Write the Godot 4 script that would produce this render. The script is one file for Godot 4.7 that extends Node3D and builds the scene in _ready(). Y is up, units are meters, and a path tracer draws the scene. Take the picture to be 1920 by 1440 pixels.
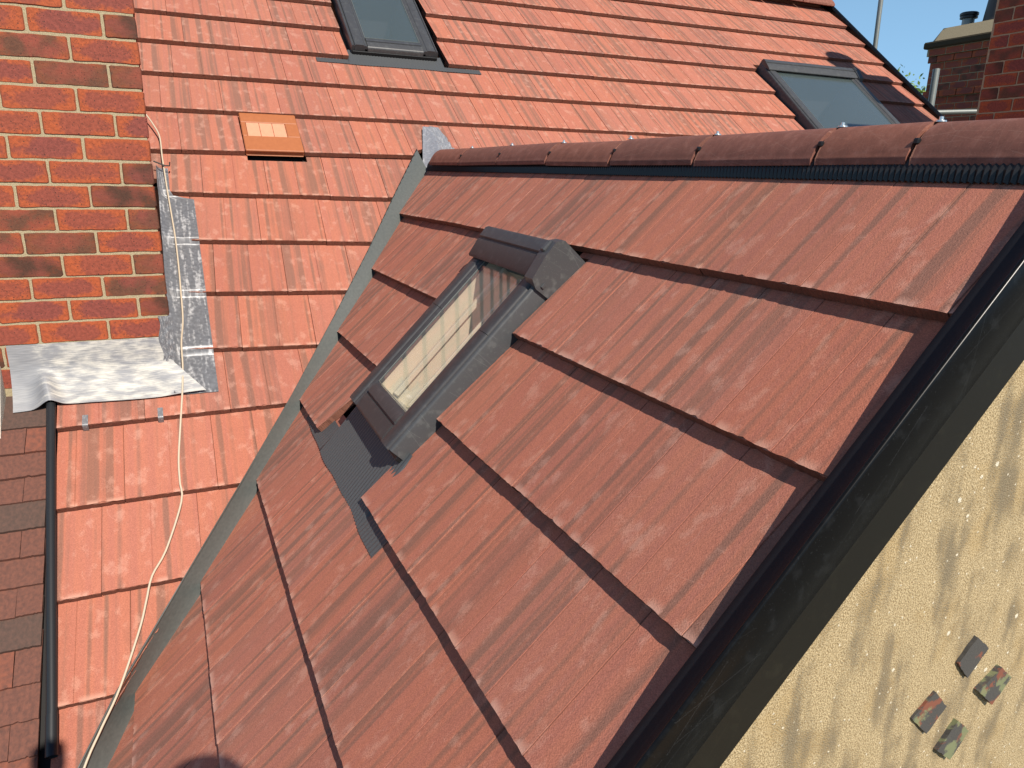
extends Node3D
# A red concrete-tiled gable roof in front of a main roof of the same tiles, with roof windows,
# a brick chimney with lead flashings, a valley trough, a black verge and a rendered gable wall.
# Roof coordinates: u along a course, s up the slope, d off the plane of the tile arrises.

var FA: Transform3D      # main roof
var FB: Transform3D      # gable roof
var FC: Transform3D      # front face of the brick chimney
var rng := RandomNumberGenerator.new()
var M := {}
const TH := 0.025        # tile thickness
const HW := 0.1545       # half a tile
const LEN := 0.42        # tile length
var tile_meshes := []
var names := {}

# ------------------------------------------------------------------ helpers
func numbered(n: String) -> String:
	if not names.has(n):
		names[n] = 0
		return n
	names[n] += 1
	return "%s_%03d" % [n, names[n]]

func tag(o: Node, label: String, category: String, group := "", kind := "") -> Node:
	o.set_meta("label", label)
	o.set_meta("category", category)
	if group != "":
		o.set_meta("group", group)
	if kind != "":
		o.set_meta("kind", kind)
	return o

func thing(called: String, label: String, category: String, xf := Transform3D.IDENTITY, group := "") -> Node3D:
	var o := Node3D.new()
	o.name = numbered(called)
	add_child(o)
	o.transform = xf
	tag(o, label, category, group)
	return o

func S() -> SurfaceTool:
	var st := SurfaceTool.new()
	st.begin(Mesh.PRIMITIVE_TRIANGLES)
	return st

func put(called: String, mesh: Mesh, m: Material, parent: Node, xf := Transform3D.IDENTITY) -> MeshInstance3D:
	var o := MeshInstance3D.new()
	if parent == self:
		o.name = numbered(called)
	else:
		o.name = called
	o.mesh = mesh
	o.material_override = m
	o.transform = xf
	parent.add_child(o, true)
	return o

func obj(called: String, st: SurfaceTool, m: Material, parent: Node, xf := Transform3D.IDENTITY) -> MeshInstance3D:
	st.generate_tangents()
	return put(called, st.commit(), m, parent, xf)

func tri(st: SurfaceTool, a: Vector3, b: Vector3, c: Vector3, hint: Vector3, ua := Vector2.ZERO, ub := Vector2.ZERO, uc := Vector2.ZERO) -> void:
	var n := (c - a).cross(b - a)
	if n.length_squared() < 1e-18:
		return
	n = n.normalized()
	if n.dot(hint) < 0.0:
		n = -n
		var t := b; b = c; c = t
		var u := ub; ub = uc; uc = u
	st.set_normal(n); st.set_uv(ua); st.add_vertex(a)
	st.set_normal(n); st.set_uv(ub); st.add_vertex(b)
	st.set_normal(n); st.set_uv(uc); st.add_vertex(c)

func quad(st: SurfaceTool, a: Vector3, b: Vector3, c: Vector3, d: Vector3, hint: Vector3, ua := Vector2.ZERO, ub := Vector2.ZERO, uc := Vector2.ZERO, ud := Vector2.ZERO) -> void:
	tri(st, a, b, c, hint, ua, ub, uc)
	tri(st, a, c, d, hint, ua, uc, ud)

func nquad(st: SurfaceTool, p: Array, n: Array, uv: Array) -> void:
	# smooth quad, p in ring order
	for t in [[0, 1, 2], [0, 2, 3]]:
		var a: Vector3 = p[t[0]]
		var b: Vector3 = p[t[1]]
		var c: Vector3 = p[t[2]]
		var g := (c - a).cross(b - a)
		if g.length_squared() < 1e-18:
			continue
		var idx: Array = t
		if g.dot(n[t[0]] + n[t[1]] + n[t[2]]) < 0.0:
			idx = [t[0], t[2], t[1]]
		for i in idx:
			st.set_normal(n[i]); st.set_uv(uv[i]); st.add_vertex(p[i])

# prism over a 2D polygon (x, y), from z0 to z1, through T
func prism(st: SurfaceTool, T: Transform3D, poly: PackedVector2Array, z0: float, z1: float, uvs := Vector2.ONE, uvo := Vector2.ZERO, smooth := false, bottom := true, top := true, side_v := -1.0) -> void:
	var n := poly.size()
	var area := 0.0
	for i in n:
		area += poly[i].cross(poly[(i + 1) % n])
	var sg := 1.0 if area > 0.0 else -1.0
	var en := []
	for i in n:
		var e := poly[(i + 1) % n] - poly[i]
		en.append(Vector2(e.y, -e.x).normalized() * sg)
	var idx := Geometry2D.triangulate_polygon(poly)
	var up := T.basis.z.normalized()
	for k in range(0, idx.size(), 3):
		var q := [poly[idx[k]], poly[idx[k + 1]], poly[idx[k + 2]]]
		if top:
			tri(st, T * Vector3(q[0].x, q[0].y, z1), T * Vector3(q[1].x, q[1].y, z1), T * Vector3(q[2].x, q[2].y, z1), up, q[0] * uvs + uvo, q[1] * uvs + uvo, q[2] * uvs + uvo)
		if bottom:
			tri(st, T * Vector3(q[0].x, q[0].y, z0), T * Vector3(q[1].x, q[1].y, z0), T * Vector3(q[2].x, q[2].y, z0), -up, q[0] * uvs + uvo, q[1] * uvs + uvo, q[2] * uvs + uvo)
	for i in n:
		var a := poly[i]
		var b := poly[(i + 1) % n]
		var na: Vector2 = en[i]
		var nb: Vector2 = en[i]
		if smooth:
			var pv: Vector2 = en[(i + n - 1) % n]
			var nx: Vector2 = en[(i + 1) % n]
			if pv.dot(na) > 0.72:
				na = (na + pv).normalized()
			if nx.dot(nb) > 0.72:
				nb = (nb + nx).normalized()
		var A := (T.basis * Vector3(na.x, na.y, 0)).normalized()
		var B := (T.basis * Vector3(nb.x, nb.y, 0)).normalized()
		var ua := a * uvs + uvo
		var ub := b * uvs + uvo
		var dv := Vector2(0.0, (z1 - z0)) * uvs
		if side_v >= 0.0:
			ua.y = side_v
			ub.y = side_v
			dv = Vector2(0.0, 0.018 * clampf((z1 - z0) / TH, 0.0, 1.0))
			ub.x = ua.x + a.distance_to(b) * uvs.x
		nquad(st, [T * Vector3(a.x, a.y, z0), T * Vector3(b.x, b.y, z0), T * Vector3(b.x, b.y, z1), T * Vector3(a.x, a.y, z1)], [A, B, B, A], [ua + dv, ub + dv, ub, ua])

func box(st: SurfaceTool, T: Transform3D, lo: Vector3, hi: Vector3, ch := 0.0) -> void:
	var c := minf(ch, minf(hi.x - lo.x, minf(hi.y - lo.y, hi.z - lo.z)) * 0.45)
	var ctr := (lo + hi) * 0.5
	var h := (hi - lo) * 0.5
	for ax in 3:
		var b1 := (ax + 1) % 3
		var b2 := (ax + 2) % 3
		for sg in [-1.0, 1.0]:
			var P := []
			for q in [[-1, -1], [1, -1], [1, 1], [-1, 1]]:
				var v := Vector3.ZERO
				v[ax] = sg * h[ax]
				v[b1] = q[0] * (h[b1] - c)
				v[b2] = q[1] * (h[b2] - c)
				P.append(T * (ctr + v))
			var hn := Vector3.ZERO
			hn[ax] = sg
			quad(st, P[0], P[1], P[2], P[3], T.basis * hn)
		if c > 0.0:
			for s1 in [-1.0, 1.0]:
				for s2 in [-1.0, 1.0]:
					var P := []
					for q in [[-1.0, 0], [1.0, 0], [1.0, 1], [-1.0, 1]]:
						var v := Vector3.ZERO
						v[ax] = q[0] * (h[ax] - c)
						v[b1] = s1 * (h[b1] - (c if q[1] == 1 else 0.0))
						v[b2] = s2 * (h[b2] - (0.0 if q[1] == 1 else c))
						P.append(T * (ctr + v))
					var hn := Vector3.ZERO
					hn[b1] = s1
					hn[b2] = s2
					quad(st, P[0], P[1], P[2], P[3], T.basis * hn)
	if c > 0.0:
		for sx in [-1.0, 1.0]:
			for sy in [-1.0, 1.0]:
				for sz in [-1.0, 1.0]:
					var g := Vector3(sx, sy, sz)
					tri(st, T * (ctr + g * (h - Vector3(0, c, c))), T * (ctr + g * (h - Vector3(c, 0, c))), T * (ctr + g * (h - Vector3(c, c, 0))), T.basis * g)

func tube(st: SurfaceTool, pts: Array, r0: float, seg := 10, r1 := -1.0, caps := true) -> void:
	var n := pts.size()
	if r1 < 0.0:
		r1 = r0
	var rings := []
	var nrm := []
	var side := Vector3.ZERO
	for i in n:
		var d: Vector3 = (pts[mini(i + 1, n - 1)] - pts[maxi(i - 1, 0)]).normalized()
		if side == Vector3.ZERO:
			side = d.cross(Vector3.UP)
			if side.length() < 0.1:
				side = d.cross(Vector3.RIGHT)
		side = (side - d * side.dot(d)).normalized()
		var up := side.cross(d)
		var ring := []
		var nr := []
		var r := lerpf(r0, r1, float(i) / (n - 1))
		for k in seg:
			var a := TAU * k / seg
			var v := side * cos(a) + up * sin(a)
			ring.append(pts[i] + v * r)
			nr.append(v)
		rings.append(ring)
		nrm.append(nr)
	for i in n - 1:
		for k in seg:
			var k2 := (k + 1) % seg
			var uv := [Vector2(float(k) / seg, i), Vector2(float(k + 1) / seg, i), Vector2(float(k + 1) / seg, i + 1), Vector2(float(k) / seg, i + 1)]
			nquad(st, [rings[i][k], rings[i][k2], rings[i + 1][k2], rings[i + 1][k]], [nrm[i][k], nrm[i][k2], nrm[i + 1][k2], nrm[i + 1][k]], uv)
	if caps:
		for k in seg:
			tri(st, pts[0], rings[0][k], rings[0][(k + 1) % seg], pts[0] - pts[1])
			tri(st, pts[n - 1], rings[n - 1][k], rings[n - 1][(k + 1) % seg], pts[n - 1] - pts[n - 2])

# a sheet of thickness th from a grid of points; out is the side that is seen
func sheet(st: SurfaceTool, g: Array, out: Vector3, th := 0.002, uvs := 1.0, pleats := false) -> void:
	var nu := g.size()
	var nv: int = g[0].size()
	var N := []
	for i in nu:
		var row := []
		for j in nv:
			var a: Vector3 = g[mini(i + 1, nu - 1)][j] - g[maxi(i - 1, 0)][j]
			var b: Vector3 = g[i][mini(j + 1, nv - 1)] - g[i][maxi(j - 1, 0)]
			var n := a.cross(b).normalized()
			if n.dot(out) < 0.0:
				n = -n
			row.append(n)
		N.append(row)
	for i in nu - 1:
		for j in nv - 1:
			var P := [g[i][j], g[i + 1][j], g[i + 1][j + 1], g[i][j + 1]]
			var n := [N[i][j], N[i + 1][j], N[i + 1][j + 1], N[i][j + 1]]
			if pleats:
				var fn: Vector3 = (P[1] - P[0]).cross(P[3] - P[0]).normalized()
				if fn.dot(out) < 0.0:
					fn = -fn
				n = [fn, fn, fn, fn]
			var uv := [Vector2(float(i) / (nu - 1), float(j) / (nv - 1)) * uvs, Vector2(float(i + 1) / (nu - 1), float(j) / (nv - 1)) * uvs, Vector2(float(i + 1) / (nu - 1), float(j + 1) / (nv - 1)) * uvs, Vector2(float(i) / (nu - 1), float(j + 1) / (nv - 1)) * uvs]
			nquad(st, P, n, uv)
			var Q := []
			var m := []
			for k in 4:
				Q.append(P[k] - n[k] * th)
				m.append(-n[k])
			nquad(st, Q, m, uv)
	for i in nu - 1:
		for j in [0, nv - 1]:
			var a: Vector3 = g[i][j]
			var b: Vector3 = g[i + 1][j]
			var inn: Vector3 = g[i][1 if j == 0 else nv - 2]
			quad(st, a, b, b - N[i + 1][j] * th, a - N[i][j] * th, a - inn)
	for j in nv - 1:
		for i in [0, nu - 1]:
			var a: Vector3 = g[i][j]
			var b: Vector3 = g[i][j + 1]
			var inn: Vector3 = g[1 if i == 0 else nu - 2][j]
			quad(st, a, b, b - N[i][j + 1] * th, a - N[i][j] * th, a - inn)

func lathe(st: SurfaceTool, T: Transform3D, prof: Array, seg := 20) -> void:
	for i in prof.size() - 1:
		var p: Vector2 = prof[i]
		var q: Vector2 = prof[i + 1]
		var e := (q - p)
		var nn := Vector2(e.y, -e.x).normalized()
		for k in seg:
			var a := TAU * k / seg
			var b := TAU * (k + 1) / seg
			var ca := Vector3(cos(a), 0, sin(a))
			var cb := Vector3(cos(b), 0, sin(b))
			var na := (T.basis * (ca * nn.x + Vector3.UP * nn.y)).normalized()
			var nb := (T.basis * (cb * nn.x + Vector3.UP * nn.y)).normalized()
			nquad(st, [T * (ca * p.x + Vector3.UP * p.y), T * (cb * p.x + Vector3.UP * p.y), T * (cb * q.x + Vector3.UP * q.y), T * (ca * q.x + Vector3.UP * q.y)], [na, nb, nb, na], [Vector2.ZERO, Vector2.RIGHT, Vector2.ONE, Vector2.DOWN])

func rp(F: Transform3D, u: float, s: float, d: float) -> Vector3:
	return F * Vector3(u, d, -s)

# ------------------------------------------------------------------ textures
func noise_bytes(w: int, h: int, freq: float, sd: int, w2 := 0, h2 := 0, typ := FastNoiseLite.TYPE_SIMPLEX_SMOOTH, octaves := 3) -> PackedByteArray:
	var n := FastNoiseLite.new()
	n.seed = sd
	n.noise_type = typ
	n.frequency = freq
	n.fractal_octaves = octaves
	var im := n.get_image(w, h)
	im.convert(Image.FORMAT_L8)
	if w2 > 0:
		im.resize(w2, h2, Image.INTERPOLATE_CUBIC)
	return im.get_data()

func to8(v: float) -> int:
	v = clampf(v, 0.0, 1.0)
	return int(255.0 * (12.92 * v if v <= 0.0031308 else 1.055 * pow(v, 1.0 / 2.4) - 0.055))

var lut := PackedByteArray()
func c8(v: float) -> int:
	return lut[clampi(int(v * 2047.0), 0, 2047)]

func tex(w: int, h: int, data: PackedByteArray) -> ImageTexture:
	var im := Image.create_from_data(w, h, false, Image.FORMAT_RGB8, data)
	return ImageTexture.create_from_image(im)

func bump(w: int, h: int, data: PackedByteArray, strength: float) -> ImageTexture:
	var im := Image.create_from_data(w, h, false, Image.FORMAT_L8, data)
	im.convert(Image.FORMAT_RGBA8)
	im.bump_map_to_normal_map(strength)
	return ImageTexture.create_from_image(im)

func sm(a: float, b: float, x: float) -> float:
	return smoothstep(a, b, x)

func tile_texture() -> void:
	# coated concrete: iron streaks up the tile, grain, scuffs; the last strip is the raw body of the tile
	var w := 2048
	var h := 512
	var s1 := noise_bytes(2048, 2, 0.012, 11, w, h, FastNoiseLite.TYPE_SIMPLEX_SMOOTH, 4)
	var s2 := noise_bytes(2048, 3, 0.07, 12, w, h, FastNoiseLite.TYPE_SIMPLEX_SMOOTH, 2)
	var s3 := noise_bytes(2048, 2, 0.022, 17, w, h, FastNoiseLite.TYPE_SIMPLEX_SMOOTH, 2)
	var bl := noise_bytes(512, 96, 0.016, 13, w, h)
	var sc := noise_bytes(1024, 128, 0.03, 14, w, h, FastNoiseLite.TYPE_SIMPLEX_SMOOTH, 4)
	var gr := noise_bytes(w, h, 0.85, 15, 0, 0, FastNoiseLite.TYPE_VALUE, 2)
	var ed := noise_bytes(1024, 64, 0.03, 16, w, h)
	var out := PackedByteArray()
	out.resize(w * h * 3)
	var scr := PackedFloat32Array()
	scr.resize(w * h)
	for k in 300:
		var x := rng.randf() * w
		var y := rng.randf() * h
		var a := rng.randf_range(-0.5, 0.5) + PI / 2
		if rng.randf() < 0.15:
			a += rng.randf_range(-1.2, 1.2)
		var l := rng.randf_range(6, 70)
		var st := rng.randf_range(0.1, 0.5)
		var curve := rng.randf_range(-0.02, 0.02)
		var wd := 1 if rng.randf() < 0.7 else 2
		for i in int(l):
			a += curve
			x += cos(a)
			y += sin(a)
			for q in wd:
				var xi := posmod(int(x) + q, w)
				var yi := int(y)
				if yi >= 0 and yi < h:
					scr[yi * w + xi] = maxf(scr[yi * w + xi], st * rng.randf())
	for y in h:
		var v := float(y) / h
		for x in w:
			var i := y * w + x
			var g := gr[i] / 255.0 - 0.5
			var b := s2[i] / 255.0
			if y >= 496:
				var q := 1.0 + g * 0.9 + (b - 0.5) * 0.3
				out[i * 3] = c8(0.165 * q)
				out[i * 3 + 1] = c8(0.062 * q)
				out[i * 3 + 2] = c8(0.038 * q)
				continue
			var a := s1[i] / 255.0
			var c := bl[i] / 255.0
			var e := s3[i] / 255.0
			var dk := sm(0.55, 0.80, a * 0.8 + b * 0.2 + (c - 0.5) * 0.10) * 0.50
			dk = maxf(dk, sm(0.60, 0.82, e + (c - 0.5) * 0.15) * 0.60)
			dk = minf(dk + sm(0.6, 0.85, b) * 0.08, 0.8)
			var pur := sm(0.38, 0.7, 1.0 - e + (c - 0.5) * 0.15) * 0.5
			var r := 0.43
			var gg := 0.152
			var bb := 0.096
			r = lerpf(r, 0.38, pur); gg = lerpf(gg, 0.136, pur); bb = lerpf(bb, 0.098, pur)
			r = lerpf(r, 0.15, dk); gg = lerpf(gg, 0.094, dk); bb = lerpf(bb, 0.072, dk)
			var f := 1.0 + g * 0.75 + (b - 0.5) * 0.05
			r *= f; gg *= f; bb *= f
			var pale := sm(0.62, 0.92, sc[i] / 255.0 + g * 0.3) * 0.36
			var tail := sm(0.91, 0.968, v) * sm(0.50, 0.70, ed[i] / 255.0 + g * 0.25) * 0.8
			pale = maxf(maxf(pale, tail), scr[i])
			r = lerpf(r, 0.60, pale); gg = lerpf(gg, 0.33, pale); bb = lerpf(bb, 0.25, pale)
			out[i * 3] = c8(r)
			out[i * 3 + 1] = c8(gg)
			out[i * 3 + 2] = c8(bb)
	var t := tex(w, h, out)
	var nm := bump(w, h, gr, 1.6)
	for k in 6:
		var m := StandardMaterial3D.new()
		m.albedo_texture = t
		m.albedo_color = [Color(1, 1, 1), Color(0.97, 0.96, 0.96), Color(1.0, 0.98, 0.96), Color(0.955, 0.96, 0.965), Color(0.99, 1.0, 1.0), Color(1.0, 0.99, 0.97)][k]
		m.roughness = 0.9
		m.normal_enabled = true
		m.normal_texture = nm
		m.normal_scale = 0.4
		M["tile%d" % k] = m

func brick_texture() -> void:
	# atlas of 4 x 10 brick faces: orange clay with a purplish kiss mark, pits, fire cracks, soot
	var w := 1024
	var h := 1024
	var n1 := noise_bytes(512, 512, 0.014, 31, w, h)
	var n2 := noise_bytes(w, h, 0.05, 32)
	var n3 := noise_bytes(w, h, 0.5, 33, 0, 0, FastNoiseLite.TYPE_VALUE, 2)
	var dark := PackedFloat32Array()
	dark.resize(w * h)
	for cell in 40:
		var ox := (cell % 4) * 256
		var oy := int((cell / 4) * 102.4)
		for k in rng.randi_range(90, 230):
			var px := ox + rng.randi_range(2, 252)
			var py := oy + rng.randi_range(2, 98)
			var rr := rng.randi_range(0, 1) + (1 if rng.randf() < 0.15 else 0)
			var st := rng.randf_range(0.4, 0.95)
			for dy in range(-rr, rr + 1):
				for dx in range(-rr, rr + 1):
					var id := clampi(py + dy, 0, h - 1) * w + clampi(px + dx, 0, w - 1)
					dark[id] = maxf(dark[id], st)
		for k in rng.randi_range(3, 14):
			var px := ox + rng.randf_range(10, 245)
			var py := oy + rng.randf_range(8, 94)
			var an := rng.randf() * TAU
			for j in rng.randi_range(8, 42):
				an += rng.randf_range(-0.6, 0.6)
				px = clampf(px + cos(an), ox + 2, ox + 253)
				py = clampf(py + sin(an), oy + 2, oy + 99)
				var id := int(py) * w + int(px)
				dark[id] = maxf(dark[id], rng.randf_range(0.4, 0.9))
	var out := PackedByteArray()
	out.resize(w * h * 3)
	var ht := PackedByteArray()
	ht.resize(w * h)
	for y in h:
		var cy := mini(y * 10 / h, 9)
		var fy := (y - cy * 102.4) / 102.4
		for x in w:
			var cx := x / 256
			var fx := (x % 256) / 256.0
			var cell := cy * 4 + cx
			var i := y * w + x
			var a := n1[i] / 255.0
			var b := n2[i] / 255.0
			var g := n3[i] / 255.0
			var ex := (fx - 0.5) * 2.0
			var ey := (fy - 0.5) * 2.0
			var ov := 1.0 - sm(0.30, 0.95, ex * ex * 0.95 + ey * ey * 0.9 + (a - 0.5) * 1.0 + (b - 0.5) * 0.5)
			ov *= 0.6 + 0.4 * float((cell * 37) % 10) / 10.0
			var r := 0.365
			var gg := 0.077
			var bb := 0.023
			r = lerpf(r, 0.215, ov); gg = lerpf(gg, 0.050, ov); bb = lerpf(bb, 0.036, ov)
			var so := 0.0
			if cy >= 8:
				so = clampf(0.62 + (a - 0.5) * 1.2 + (b - 0.5) * 0.5, 0.0, 0.95)
			elif cell % 6 == 2:
				so = clampf(0.40 + (a - 0.45) * 2.0 + (b - 0.5) * 0.8, 0.0, 0.92)
			var sr := 0.105 if cell % 2 == 0 else 0.06
			r = lerpf(r, sr, so); gg = lerpf(gg, sr * 0.42, so); bb = lerpf(bb, sr * 0.22, so)
			var dk: float = dark[i] * (0.55 + 0.45 * sm(0.35, 0.6, b))
			# burnt dark rim
			var rim := sm(0.90, 1.0, maxf(absf(ex), absf(ey)) + (b - 0.5) * 0.12) * 0.55
			dk = maxf(dk, rim)
			r = lerpf(r, 0.045, dk); gg = lerpf(gg, 0.020, dk); bb = lerpf(bb, 0.014, dk)
			var f := 1.0 + (g - 0.5) * 0.4 + (b - 0.5) * 0.5
			out[i * 3] = c8(r * f)
			out[i * 3 + 1] = c8(gg * f)
			out[i * 3 + 2] = c8(bb * f)
			ht[i] = clampi(int(150 + (b - 0.5) * 90 + (g - 0.5) * 50 - dk * 90), 0, 255)
	var m := StandardMaterial3D.new()
	m.albedo_texture = tex(w, h, out)
	m.normal_enabled = true
	m.normal_texture = bump(w, h, ht, 3.0)
	m.normal_scale = 0.8
	m.roughness = 0.8
	M.brick = m

func speckle(called: String, base: Color, vary: Color, sd: int, freq: float, scale: float, rough: float, bump_s := 0.0, size := 512, contrast := 1.0, metal := 0.0) -> StandardMaterial3D:
	# world triplanar material: two colours mixed by coarse and fine noise (linear colours)
	var a := noise_bytes(size, size, freq, sd, 0, 0, FastNoiseLite.TYPE_SIMPLEX_SMOOTH, 4)
	var b := noise_bytes(size, size, 0.4, sd + 1, 0, 0, FastNoiseLite.TYPE_VALUE, 2)
	var out := PackedByteArray()
	out.resize(size * size * 3)
	var ht := PackedByteArray()
	ht.resize(size * size)
	for i in size * size:
		var k := clampf(0.5 + (a[i] / 255.0 - 0.5) * 1.6 * contrast + (b[i] / 255.0 - 0.5) * 0.7 * contrast, 0.0, 1.0)
		out[i * 3] = c8(lerpf(base.r, vary.r, k))
		out[i * 3 + 1] = c8(lerpf(base.g, vary.g, k))
		out[i * 3 + 2] = c8(lerpf(base.b, vary.b, k))
		ht[i] = clampi(int(a[i] * 0.5 + b[i] * 0.5), 0, 255)
	var m := StandardMaterial3D.new()
	m.albedo_texture = tex(size, size, out)
	m.uv1_triplanar = true
	m.uv1_world_triplanar = true
	m.uv1_scale = Vector3.ONE * scale
	m.roughness = rough
	m.metallic = metal
	if bump_s > 0.0:
		m.normal_enabled = true
		m.normal_texture = bump(size, size, ht, bump_s)
	M[called] = m
	return m

func render_texture() -> void:
	# sandy dashed render, 1.6 m across: separate grains, pale stones, grey weather streaks down the wall
	var w := 1600
	var g := noise_bytes(w, w, 0.24, 51, 0, 0, FastNoiseLite.TYPE_SIMPLEX, 3)
	var g2 := noise_bytes(w, w, 0.9, 52, 0, 0, FastNoiseLite.TYPE_VALUE, 1)
	var a := noise_bytes(400, 90, 0.055, 53, w, w, FastNoiseLite.TYPE_SIMPLEX_SMOOTH, 4)
	var b := noise_bytes(800, 800, 0.012, 54, w, w, FastNoiseLite.TYPE_SIMPLEX_SMOOTH, 4)
	var fl := PackedByteArray()
	fl.resize(w * w)
	for k in 1500:
		var px := rng.randi_range(4, w - 5)
		var py := rng.randi_range(4, w - 5)
		var rr := rng.randi_range(1, 2) if rng.randf() < 0.93 else rng.randi_range(3, 5)
		for dy in range(-rr, rr + 1):
			for dx in range(-rr, rr + 1):
				if dx * dx + dy * dy <= rr * rr + rng.randi_range(-2, 1):
					fl[clampi(py + dy, 0, w - 1) * w + clampi(px + dx, 0, w - 1)] = 1
	var out := PackedByteArray()
	out.resize(w * w * 3)
	var ht := PackedByteArray()
	ht.resize(w * w)
	for i in w * w:
		var f := g[i] / 255.0
		var q := g2[i] / 255.0
		var s := sm(0.50, 0.74, a[i] / 255.0 * 0.6 + b[i] / 255.0 * 0.4 + (f - 0.5) * 0.45) * 0.75
		var r := 0.54
		var gg := 0.425
		var bb := 0.245
		var lo := sm(0.60, 0.30, f) * 0.9
		r = lerpf(r, 0.20, lo); gg = lerpf(gg, 0.135, lo); bb = lerpf(bb, 0.060, lo)
		var hi := sm(0.70, 0.95, q) * 0.5
		r = lerpf(r, 0.72, hi); gg = lerpf(gg, 0.60, hi); bb = lerpf(bb, 0.38, hi)
		var o := sm(0.55, 0.8, b[i] / 255.0) * 0.3
		r = lerpf(r, 0.40, o); gg = lerpf(gg, 0.27, o); bb = lerpf(bb, 0.11, o)
		r = lerpf(r, 0.15, s); gg = lerpf(gg, 0.125, s); bb = lerpf(bb, 0.085, s)
		var hh := f * 160.0 + q * 60.0
		if fl[i] == 1:
			r = 0.70; gg = 0.63; bb = 0.48
			hh += 60.0
		out[i * 3] = c8(r)
		out[i * 3 + 1] = c8(gg)
		out[i * 3 + 2] = c8(bb)
		ht[i] = clampi(int(hh), 0, 255)
	var m := StandardMaterial3D.new()
	m.albedo_texture = tex(w, w, out)
	m.roughness = 0.95
	m.normal_enabled = true
	m.normal_texture = bump(w, w, ht, 3.0)
	M.render = m

func lead_texture() -> void:
	# new lead: blue-grey with chalky white patina, brushed marks and finger smears
	var w := 512
	var a := noise_bytes(w, w, 0.012, 61, 0, 0, FastNoiseLite.TYPE_SIMPLEX_SMOOTH, 5)
	var b := noise_bytes(64, 512, 0.12, 62, w, w)
	var g := noise_bytes(w, w, 0.4, 63, 0, 0, FastNoiseLite.TYPE_VALUE, 2)
	for kind in 3:
		var out := PackedByteArray()
		out.resize(w * w * 3)
		for i in w * w:
			var p := a[i] / 255.0 * 0.7 + b[i] / 255.0 * 0.3 + (g[i] / 255.0 - 0.5) * 0.12
			var x := float(i % w) / w
			var k := sm(0.22, 0.85, p) if kind == 0 else sm(0.50, 0.80, p) * 0.7
			if kind == 0:
				k *= 0.12 + 0.88 * sm(0.17, 0.27, x + (p - 0.5) * 0.2)
			var r := lerpf(0.25, 0.56, k)
			var gg := lerpf(0.255, 0.54, k)
			var bb := lerpf(0.27, 0.48, k)
			if kind >= 1:
				var q := 0.17 if kind == 1 else 0.34
				r = lerpf(q, 0.55, k)
				gg = lerpf(q * 1.03, 0.55, k)
				bb = lerpf(q * 1.1, 0.55, k)
			var f := 1.0 + (b[i] / 255.0 - 0.5) * 0.45
			out[i * 3] = c8(r * f)
			out[i * 3 + 1] = c8(gg * f)
			out[i * 3 + 2] = c8(bb * f)
		var m := StandardMaterial3D.new()
		m.albedo_texture = tex(w, w, out)
		m.roughness = 0.55 if kind == 0 else 0.42
		m.metallic = [0.0, 0.2, 0.85][kind]
		if kind == 2:
			m.roughness = 0.28
			m.metallic = 0.35
			m.albedo_color = Color(1, 1, 1)
		M["lead%d" % kind] = m

func plain(called: String, c: Color, rough: float, metal := 0.0) -> StandardMaterial3D:
	var m := StandardMaterial3D.new()
	m.albedo_color = c.linear_to_srgb()
	m.roughness = rough
	m.metallic = metal
	M[called] = m
	return m

func scratched(called: String, base: Color, pale: Color, sd: int, rough: float, scale: float, amount: int, angle: float, mottle := 0.0) -> void:
	# painted or plastic trim with fine scratches and dust, mapped by uv
	var w := 512
	var a := noise_bytes(w, w, 0.02, sd, 0, 0, FastNoiseLite.TYPE_SIMPLEX_SMOOTH, 4)
	var g := noise_bytes(w, w, 0.5, sd + 1, 0, 0, FastNoiseLite.TYPE_VALUE, 1)
	var f := PackedFloat32Array()
	f.resize(w * w)
	for i in w * w:
		f[i] = sm(0.6, 0.95, a[i] / 255.0) * 0.12 + (0.25 if g[i] > 246 else 0.0)
	for k in amount:
		var x := rng.randf() * w
		var y := rng.randf() * w
		var t := angle + rng.randfn(0.0, 0.25)
		var s := rng.randf_range(0.05, 0.4)
		for i in rng.randi_range(10, 140):
			x += cos(t)
			y += sin(t)
			var id := posmod(int(y), w) * w + posmod(int(x), w)
			f[id] = maxf(f[id], s * rng.randf_range(0.4, 1.0))
	var out := PackedByteArray()
	out.resize(w * w * 3)
	for i in w * w:
		var q := 1.0 + mottle * ((a[i] / 255.0 - 0.5) * 1.4 + (g[i] / 255.0 - 0.5) * 1.0)
		out[i * 3] = c8(lerpf(base.r * q, pale.r, f[i]))
		out[i * 3 + 1] = c8(lerpf(base.g * q, pale.g, f[i]))
		out[i * 3 + 2] = c8(lerpf(base.b * q, pale.b, f[i]))
	var m := StandardMaterial3D.new()
	m.albedo_texture = tex(w, w, out)
	m.uv1_triplanar = true
	m.uv1_world_triplanar = true
	m.uv1_scale = Vector3.ONE * scale
	m.roughness = rough
	M[called] = m

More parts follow.
